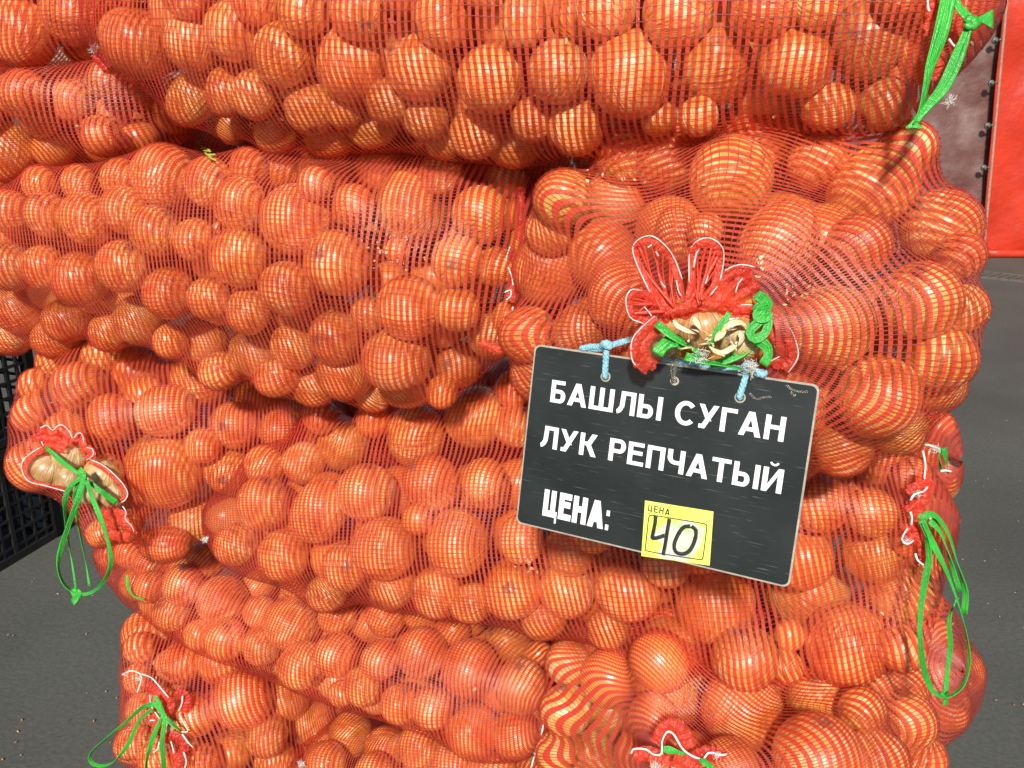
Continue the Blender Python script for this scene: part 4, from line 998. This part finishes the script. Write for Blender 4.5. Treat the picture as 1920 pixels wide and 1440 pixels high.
# worn pale swipe across the label, printed rounded frame, handwritten 40
wp = [suv(*p) for p in ((1213, 1008), (1250, 980), (1290, 974), (1322, 990), (1316, 1018), (1300, 1042), (1290, 1052), (1262, 1050), (1240, 1046), (1232, 1040), (1244, 1020), (1232, 1012))]
slab('worn_patch', [(p[0], -p[1]) for p in wp], .0008, .00095, M_WORN)
def stroke(name, px, wpx, z, m, closed=False, sides=8):
    b = MB(); P3 = []
    for (x, y) in px:
        a = suv(x, y); P3.append(Vector((a[0], -a[1], z)))
    if closed: P3.append(P3[0])
    b.sweep(P3, wpx * .00047, .00015, face=(0, 0, 1), jit=.12, n=max(16, len(px) * 6), sides=sides)
    V = np.array([tuple(v) for v in b.V]); return newmesh(name, V, b.F, m)
fr = [(1216, 977), (1218, 968), (1226, 966), (1270, 973), (1318, 981), (1325, 985), (1325, 995), (1319, 1042), (1316, 1048), (1308, 1048), (1262, 1041), (1216, 1033), (1211, 1028), (1212, 1016), (1216, 977)]
slink('label_frame', stroke('label_frame', fr, 1.0, .0010, M_INK))
j1 = slink('handwritten_digit', stroke('handwritten_digit', [(1230, 966), (1229, 980), (1225, 1000), (1224, 1008), (1232, 1008), (1248, 1003)], 3.6, .0012, M_INK))
j1b = slink('handwritten_digit', stroke('handwritten_digit', [(1256, 972), (1252, 995), (1248, 1020), (1244, 1040)], 3.4, .0013, M_INK))
j2 = slink('handwritten_digit', stroke('handwritten_digit', [(1295, 986), (1283, 988), (1273, 1000), (1265, 1020), (1268, 1034), (1282, 1038), (1295, 1030), (1304, 1010), (1305, 994), (1297, 986)], 3.6, .0012, M_INK))
# glossy tears in the laminate near the right upper corner
for px in ([(1405, 737), (1418, 748), (1432, 745), (1446, 744)], [(1474, 722), (1488, 732), (1506, 735), (1515, 734)], [(1482, 735), (1492, 743)]):
    slink('laminate_tear', stroke('laminate_tear', px, 2.2, .0006, M_CLEAR))
# the hanging twine: through two holes, up over the edge, knotted, round the sack's mouth
tw = MB()
def bp_(px, py, z=.002):
    a = suv(px, py); return Vector(TL + ex * a[0] + ey * a[1] - en * z)
for (hx, hy), top, kn in (((1136, 706), (1139, 656), (1140, 648)), ((1388, 745), (1402, 694), (1405, 688))):
    braid(tw, [bp_(hx, hy, -.003), bp_(hx, hy - 2, .0022), bp_((hx + top[0]) / 2, (hy + top[1]) / 2, .0026), bp_(*top, .0026), bp_(*kn, .002)], .0030, cs=hx)
    braid(tw, [bp_(hx + 1, hy, -.003), bp_(hx + 1, hy - 2, .003), bp_((hx + top[0]) / 2 + 1, (hy + top[1]) / 2, .0034), bp_(*top, .003)], .0018, cs=hx + 2)
    braid(tw, [bp_(kn[0] - 8, kn[1] + 2, .002), bp_(kn[0], kn[1] - 3, .006), bp_(kn[0] + 8, kn[1] + 1, .003)], .0042, cs=hx + 3)
braid(tw, [bp_(1088, 654, -.001), bp_(1112, 650, .001), bp_(1138, 650, .002), bp_(1164, 642, .001), bp_(1194, 633, -.002)], .0030, cs=5)
braid(tw, [bp_(1100, 656, -.002), bp_(1125, 655, .001), bp_(1140, 652, .002)], .0024, cs=6)
braid(tw, [bp_(1240, 674, -.003), bp_(1290, 681, -.003), bp_(1340, 688, -.002), bp_(1390, 692, .0), bp_(1405, 690, .002)], .0032, cs=7)
braid(tw, [bp_(1405, 690, .002), bp_(1418, 696, .002), bp_(1436, 702, .001)], .0040, cs=8)
two = tw.build('hanging_twine', M_BLUE); two.parent = sign; two.matrix_parent_inverse = SM.inverted()
hook = MB(); hook.sweep([bp_(1266, 712, -.002), bp_(1264, 714, .003), bp_(1268, 695, .004), bp_(1272, 670, .005), bp_(1275, 650, .004), bp_(1273, 640, .0)], .0016, .0016, jit=.1)
hook.sweep([bp_(1262, 716, .002), bp_(1260, 690, .003), bp_(1263, 670, .003)], .0008, .0008, jit=.1)
hk_ = hook.build('plastic_hook', M_CLEAR); hk_.parent = sign; hk_.matrix_parent_inverse = SM.inverted()

# ------------------------------------------------------------------ ground and background
def ground_mat():
    m, ns, ls, b = mat('asphalt'); tc = N(ns, 'TexCoord')
    n1 = N(ns, 'TexNoise'); n1.inputs['Scale'].default_value = 1.7; n1.inputs['Detail'].default_value = 8; ls.new(tc.outputs['Object'], n1.inputs['Vector'])
    r1 = ramp(ns, [(.3, (.074, .077, .068)), (.7, (.104, .107, .094))]); ls.new(n1.outputs[0], r1.inputs[0])
    n2 = N(ns, 'TexNoise'); n2.inputs['Scale'].default_value = 90; n2.inputs['Detail'].default_value = 6; n2.inputs['Roughness'].default_value = .7; ls.new(tc.outputs['Object'], n2.inputs['Vector'])
    r2 = ramp(ns, [(.3, (.78, .78, .78)), (.55, (1, 1, 1)), (.75, (1.2, 1.2, 1.18))]); ls.new(n2.outputs[0], r2.inputs[0])
    mx = N(ns, 'Mix', data_type='RGBA', blend_type='MULTIPLY'); mx.inputs[0].default_value = 1; ls.new(r1.outputs[0], mx.inputs[6]); ls.new(r2.outputs[0], mx.inputs[7])
    v = N(ns, 'TexVoronoi'); v.inputs['Scale'].default_value = 26; ls.new(tc.outputs['Object'], v.inputs['Vector'])
    r3 = ramp(ns, [(.03, (.8, .8, .8)), (.07, (0, 0, 0))]); ls.new(v.outputs[0], r3.inputs[0])
    mx2 = N(ns, 'Mix', data_type='RGBA'); ls.new(r3.outputs[0], mx2.inputs[0]); ls.new(mx.outputs[2], mx2.inputs[6]); mx2.inputs[7].default_value = (.02, .02, .018, 1)
    ls.new(mx2.outputs[2], b.inputs['Base Color']); b.inputs['Roughness'].default_value = .8; b.inputs['Specular IOR Level'].default_value = .3
    bp = N(ns, 'Bump'); bp.inputs['Strength'].default_value = .5; bp.inputs['Distance'].default_value = .004; ls.new(n2.outputs[0], bp.inputs['Height']); ls.new(bp.outputs[0], b.inputs['Normal'])
    return m
gm = newmesh('ground', [(-150, -150, 0), (150, -150, 0), (150, 150, 0), (-150, 150, 0)], [(0, 1, 2, 3)], ground_mat(), smooth=False)
link('ground', gm, None, kind='structure')
# red curtain of a tarpaulin stall, laced to a darker panel
M_TARP = noisy('red_tarpaulin', [(.42, .024, .008), (.58, .038, .012)], 3, .42, .25, bscale=9, dist=.05)
M_TARP2 = noisy('maroon_tarpaulin', [(.10, .035, .030), (.15, .075, .065), (.22, .145, .13)], 5, .30, .3, bscale=12, dist=.05)
M_METAL = noisy('dull_metal', [(.06, .07, .06), (.14, .15, .13)], 60, .4, .2)
M_CORD = noisy('beige_cord', [(.30, .16, .11), (.42, .25, .18)], 60, .8, .3)
gb = G(1838, 481); YT = gb[1]; XT = gb[0]
def atY(px, py, Y): r = ray(px, py); return CAMP + r * (Y / r[1])
top = atY(1884, -20, YT); lean = (top[0] - XT) / top[2]
def cloth(name, x0, x1, z0, z1, m, y, amp, root, seed):
    nx, nz = 60, 50; V = []; F = []
    for i in range(nz + 1):
        for j in range(nx + 1):
            fx = j / nx; fz = i / nz; x = x0 + (x1 - x0) * fx + lean * (z0 + (z1 - z0) * fz); z = z0 + (z1 - z0) * fz
            d_ = amp * min(1, .08 + abs(fx) * 3 if name == 'red_curtain' else 1) * (mn.noise(Vector((x * .9 + z * .5, z * .55, seed))) + .5 * mn.noise(Vector((x * 2.4 - z * 1.4, z * 1.5, seed + 3))) + .22 * abs(mn.noise(Vector((x * 6 + z * 3, z * 2, seed + 7)))))
            V.append((x, y + d_, z))
    for i in range(nz):
        for j in range(nx):
            a = i * (nx + 1) + j; F.append((a, a + 1, a + nx + 2, a + nx + 1))
    return link(name, newmesh(name, V, F, m), root)
stall = empty('tarpaulin_stall', (XT, YT, 0), 'bright red tarpaulin wall laced to a dull maroon panel, behind right of the sacks', 'tarpaulin')
cloth('red_curtain', XT, XT + 3.2, .02, 3.0, M_TARP, YT, .34, stall, 1.)
cloth('maroon_panel', XT - 1.6, XT + .20, .02, 3.0, M_TARP2, YT + .035, .05, stall, 9.)
b_ = MB(); b_.sweep([Vector((XT - .01 + lean * z, YT - .06, z)) for z in (.02, .8, 1.6, 2.4, 3.0)], .010, .008, n=30); b_.build('edge_cord', M_CORD, stall)
b_ = MB(); b_.sweep([Vector((XT, YT - .05, .03)), Vector((XT + 1.6, YT - .06, .035)), Vector((XT + 3.2, YT - .05, .03))], .028, .012, n=30, face=(0, -1, 0)); b_.build('bottom_hem', M_TARP, stall)
for py in (-55, 76, 156, 236, 315, 395):
    p = atY(1866 - (py - 76) * .087 + 0, py, YT - .035); bm = bmesh.new()
    mt = Matrix.Translation(Vector(p)) @ Matrix.Rotation(math.pi / 2, 4, 'X')
    bmesh.ops.create_cone(bm, cap_ends=True, segments=16, radius1=.024, radius2=.020, depth=.010, matrix=mt)
    bmesh.ops.create_uvsphere(bm, u_segments=10, v_segments=6, radius=.012, matrix=Matrix.Translation(Vector(p) + Vector((0, -.012, 0))))
    bmesh.ops.create_cone(bm, cap_ends=True, segments=8, radius1=.008, radius2=.008, depth=.035, matrix=Matrix.Translation(Vector(p) + Vector((.035, -.01, .004))) @ Matrix.Rotation(math.pi / 2, 4, 'Y'))
    bm_to('eyelet', bm, M_METAL, stall, True)
# drain channel with slotted grating on the ground
da, db = G(1842, 516), G(1940, 526); dv_ = nrm(db - da); M_DARK = noisy('dark_slot', [(.010, .010, .009), (.02, .02, .018)], 30, .9, .1)
M_IRON = noisy('rusty_iron', [(.07, .07, .06), (.12, .115, .10)], 30, .7, .4)
dr = empty('drain_grating', da, 'dark slotted drain grating in the ground in front of the red curtain', 'drain')
wd_ = np.array([-dv_[1], dv_[0], 0]); s0 = da - dv_ * .6
def quadbox(bm, c, ax_, ay, h, z0):
    vs = [bm.verts.new(Vector(c + sx * ax_ + sy * ay + np.array([0, 0, z]))) for z in (z0, h) for sx, sy in ((-1, -1), (1, -1), (1, 1), (-1, 1))]
    for f in ((0, 3, 2, 1), (4, 5, 6, 7), (0, 1, 5, 4), (1, 2, 6, 5), (2, 3, 7, 6), (3, 0, 4, 7)): bm.faces.new([vs[i] for i in f])
bm = bmesh.new(); quadbox(bm, s0 + dv_ * 1.4, dv_ * 1.4, wd_ * .10, .003, .001); bm_to('channel', bm, M_DARK, dr)
for sgn in (-1, 1):
    bm = bmesh.new(); quadbox(bm, s0 + dv_ * 1.4 + wd_ * sgn * .11, dv_ * 1.4, wd_ * .012, .012, .0); bm_to('frame_rail', bm, M_IRON, dr)
bm = bmesh.new(); quadbox(bm, s0, (dv_ * .9 + wd_ * .3) * 0 + dv_ * .014, wd_ * .10 + dv_ * .03, .009, .003); bar0 = bm_to('grating_bar', bm, M_IRON, dr)
for i in range(1, 56):
    o = bar0.copy(); C.objects.link(o); o.location = bar0.location + Vector(dv_ * .05 * i)

# black lattice crates at the left, with flattened blue bag and card on top
M_CRATE = noisy('black_plastic', [(.005, .005, .005), (.012, .012, .012)], 20, .6, .1)
ga = G(0, 1068); gc = G(108, 1003); cd = nrm(gc - ga); cd[2] = 0; cd = nrm(cd); cn = np.array([-cd[1], cd[0], 0]);  # into the depth
if cn[1] < 0: cn = -cn
CL, CH, CD = .62, .30, .42
corner = gc.copy(); corner[2] = 0
def crate(level, cat_label):
    base = corner + np.array([0, 0, level * (CH + .004)]); root = empty('lattice_crate', base, cat_label, 'crate', 'black plastic crates stacked at the left')
    L_ = CL
    def bar(bm, a, b, hw):
        a = np.array(a, float); b = np.array(b, float); d_ = nrm(b - a); u1 = np.cross(d_, [0, 0, 1.]); 
        u1 = nrm(u1) if np.linalg.norm(u1) > .1 else cd; u2 = np.cross(d_, u1)
        vs = [bm.verts.new(Vector(p + sx * u1 * hw + sy * u2 * hw)) for p in (a, b) for sx, sy in ((-1, -1), (1, -1), (1, 1), (-1, 1))]
        for f in ((0, 3, 2, 1), (4, 5, 6, 7), (0, 1, 5, 4), (1, 2, 6, 5), (2, 3, 7, 6), (3, 0, 4, 7)): bm.faces.new([vs[i] for i in f])
    def side(o, d_, Ln, name):
        bm = bmesh.new(); n = int(Ln / .034)
        for i in range(1, n): p = o + d_ * Ln * i / n; bar(bm, p + [0, 0, .02], p + [0, 0, CH - .02], .0032 if i % 4 else .0055)
        for j in range(1, 8): z = CH * j / 8; bar(bm, o + [0, 0, z], o + d_ * Ln + [0, 0, z], .0034)
        bm_to(name, bm, M_CRATE, root, kind='stuff')
    for o, d_, Ln in ((base, -cd, L_), (base, cn, CD), (base + cn * CD, -cd, L_), (base - cd * L_, cn, CD)):
        side(o, d_, Ln, 'lattice')
        for z, h in ((.010, .010), (CH - .012, .012)):
            bm = bmesh.new(); bar(bm, o + [0, 0, z], o + d_ * Ln + [0, 0, z], h); bm_to('rail', bm, M_CRATE, root)
        bm = bmesh.new(); bar(bm, o + [0, 0, .0], o + [0, 0, CH], .012); bm_to('corner_post', bm, M_CRATE, root)
    bm = bmesh.new(); quadbox(bm, base - cd * L_ / 2 + cn * CD / 2, cd * (L_ / 2 - .01), cn * (CD / 2 - .01), .012, .004); bm_to('crate_floor', bm, M_CRATE, root)
crate(0, 'lowest black lattice crate standing on the ground behind the open-mouthed left sack')
crate(1, 'black lattice crate in the middle of its stack behind the open-mouthed left sack')
crate(2, 'uppermost black lattice crate, under the blue bag, behind the open-mouthed left sack')
zt = 3 * (CH + .004)
M_BLUEBAG = noisy('blue_plastic_sheet', [(.05, .13, .25), (.16, .30, .45)], 8, .35, .3, bscale=14, dist=.03)
M_CARD = noisy('ochre_cardboard', [(.20, .13, .05), (.32, .22, .09)], 20, .8, .2)
def sheet(name, pxs, th, m, label, cat, zadj):
    o = empty(name, corner, label, cat)
    V = []; n = len(pxs)
    Pp = []
    for (x, y, dpt) in pxs: Pp.append(CAMP + ray(x, y) * dpt)
    bm = bmesh.new(); up_ = [bm.verts.new(Vector(p)) for p in Pp]; dn = [bm.verts.new(Vector(p - np.array([0, 0, th]))) for p in Pp]
    bm.faces.new(up_); bm.faces.new(dn[::-1])
    for i in range(n): bm.faces.new([up_[i], dn[i], dn[(i + 1) % n], up_[(i + 1) % n]])
    bm_to({'folded_bag': 'bag_sheet', 'card_panel': 'card'}[name], bm, m, o)
dcr = float(proj(corner + np.array([0, 0, zt]))[2][0])
def cr(x, y, z): p = corner + cd * x + cn * y; p = p.copy(); p[2] = z; return p
def slab3(name, child, pts3, th, m, label, cat):
    o = empty(name, pts3[0], label, cat); bm = bmesh.new()
    up_ = [bm.verts.new(Vector(p) + Vector((0, 0, th))) for p in pts3]; dn = [bm.verts.new(Vector(p)) for p in pts3]; n = len(pts3)
    bm.faces.new(up_); bm.faces.new(dn[::-1])
    for i in range(n): bm.faces.new([up_[i], dn[i], dn[(i + 1) % n], up_[(i + 1) % n]])
    bmesh.ops.recalc_face_normals(bm, faces=bm.faces); bm_to(child, bm, m, o)
slab3('card_panel', 'card', [cr(-.62, -.05, zt + .002), cr(-.02, -.06, zt + .002), cr(.02, .36, zt + .002), cr(-.62, .38, zt + .002)], .022, M_CARD, 'ochre cardboard panel lying on the crates under the blue bag', 'cardboard')
slab3('folded_bag', 'bag_sheet', [cr(-.60, -.09, zt + .028), cr(-.06, -.07, zt + .028), cr(.0, .20, zt + .028), cr(-.2, .36, zt + .028), cr(-.6, .36, zt + .028)], .016, M_BLUEBAG, 'flattened blue plastic bag lying on the cardboard over the crates', 'bag')
# wooden pallet that the sacks stand on, and litter on the asphalt
lit = MB()
for i in range(44):
    px, py = random.choice([(random.uniform(0, 230), random.uniform(1050, 1440)), (random.uniform(1800, 1920), random.uniform(560, 1440))]); p = Vector(G(px, py)) + Vector((0, 0, .003))
    a = random.uniform(0, 6.28); l = random.uniform(.002, .006)
    lit.sweep([p, p + Vector((math.cos(a), math.sin(a), .1)) * l], random.uniform(.0006, .0016), .0006, n=3, sides=6, face=(0, 0, 1), cseed=i)
lt_ = lit.build('ground_litter', M_FLAKE, None, kind='stuff'); lt_['label'] = 'scattered dry onion skin crumbs on the dark asphalt'
print('sign dz', dz, 'W,H', SW, SH, 'dmE', dmE, 'dF', dF, 'dG', dG, 'fill', len(fill), 'on', len(all_on))
print('net verts', len(NV), 'lowest', min(float(s.cloud()[:, 2].min()) for s in sacks.values()), {k: round(float(s.cloud()[:, 2].min()), 2) for k, s in sacks.items()})
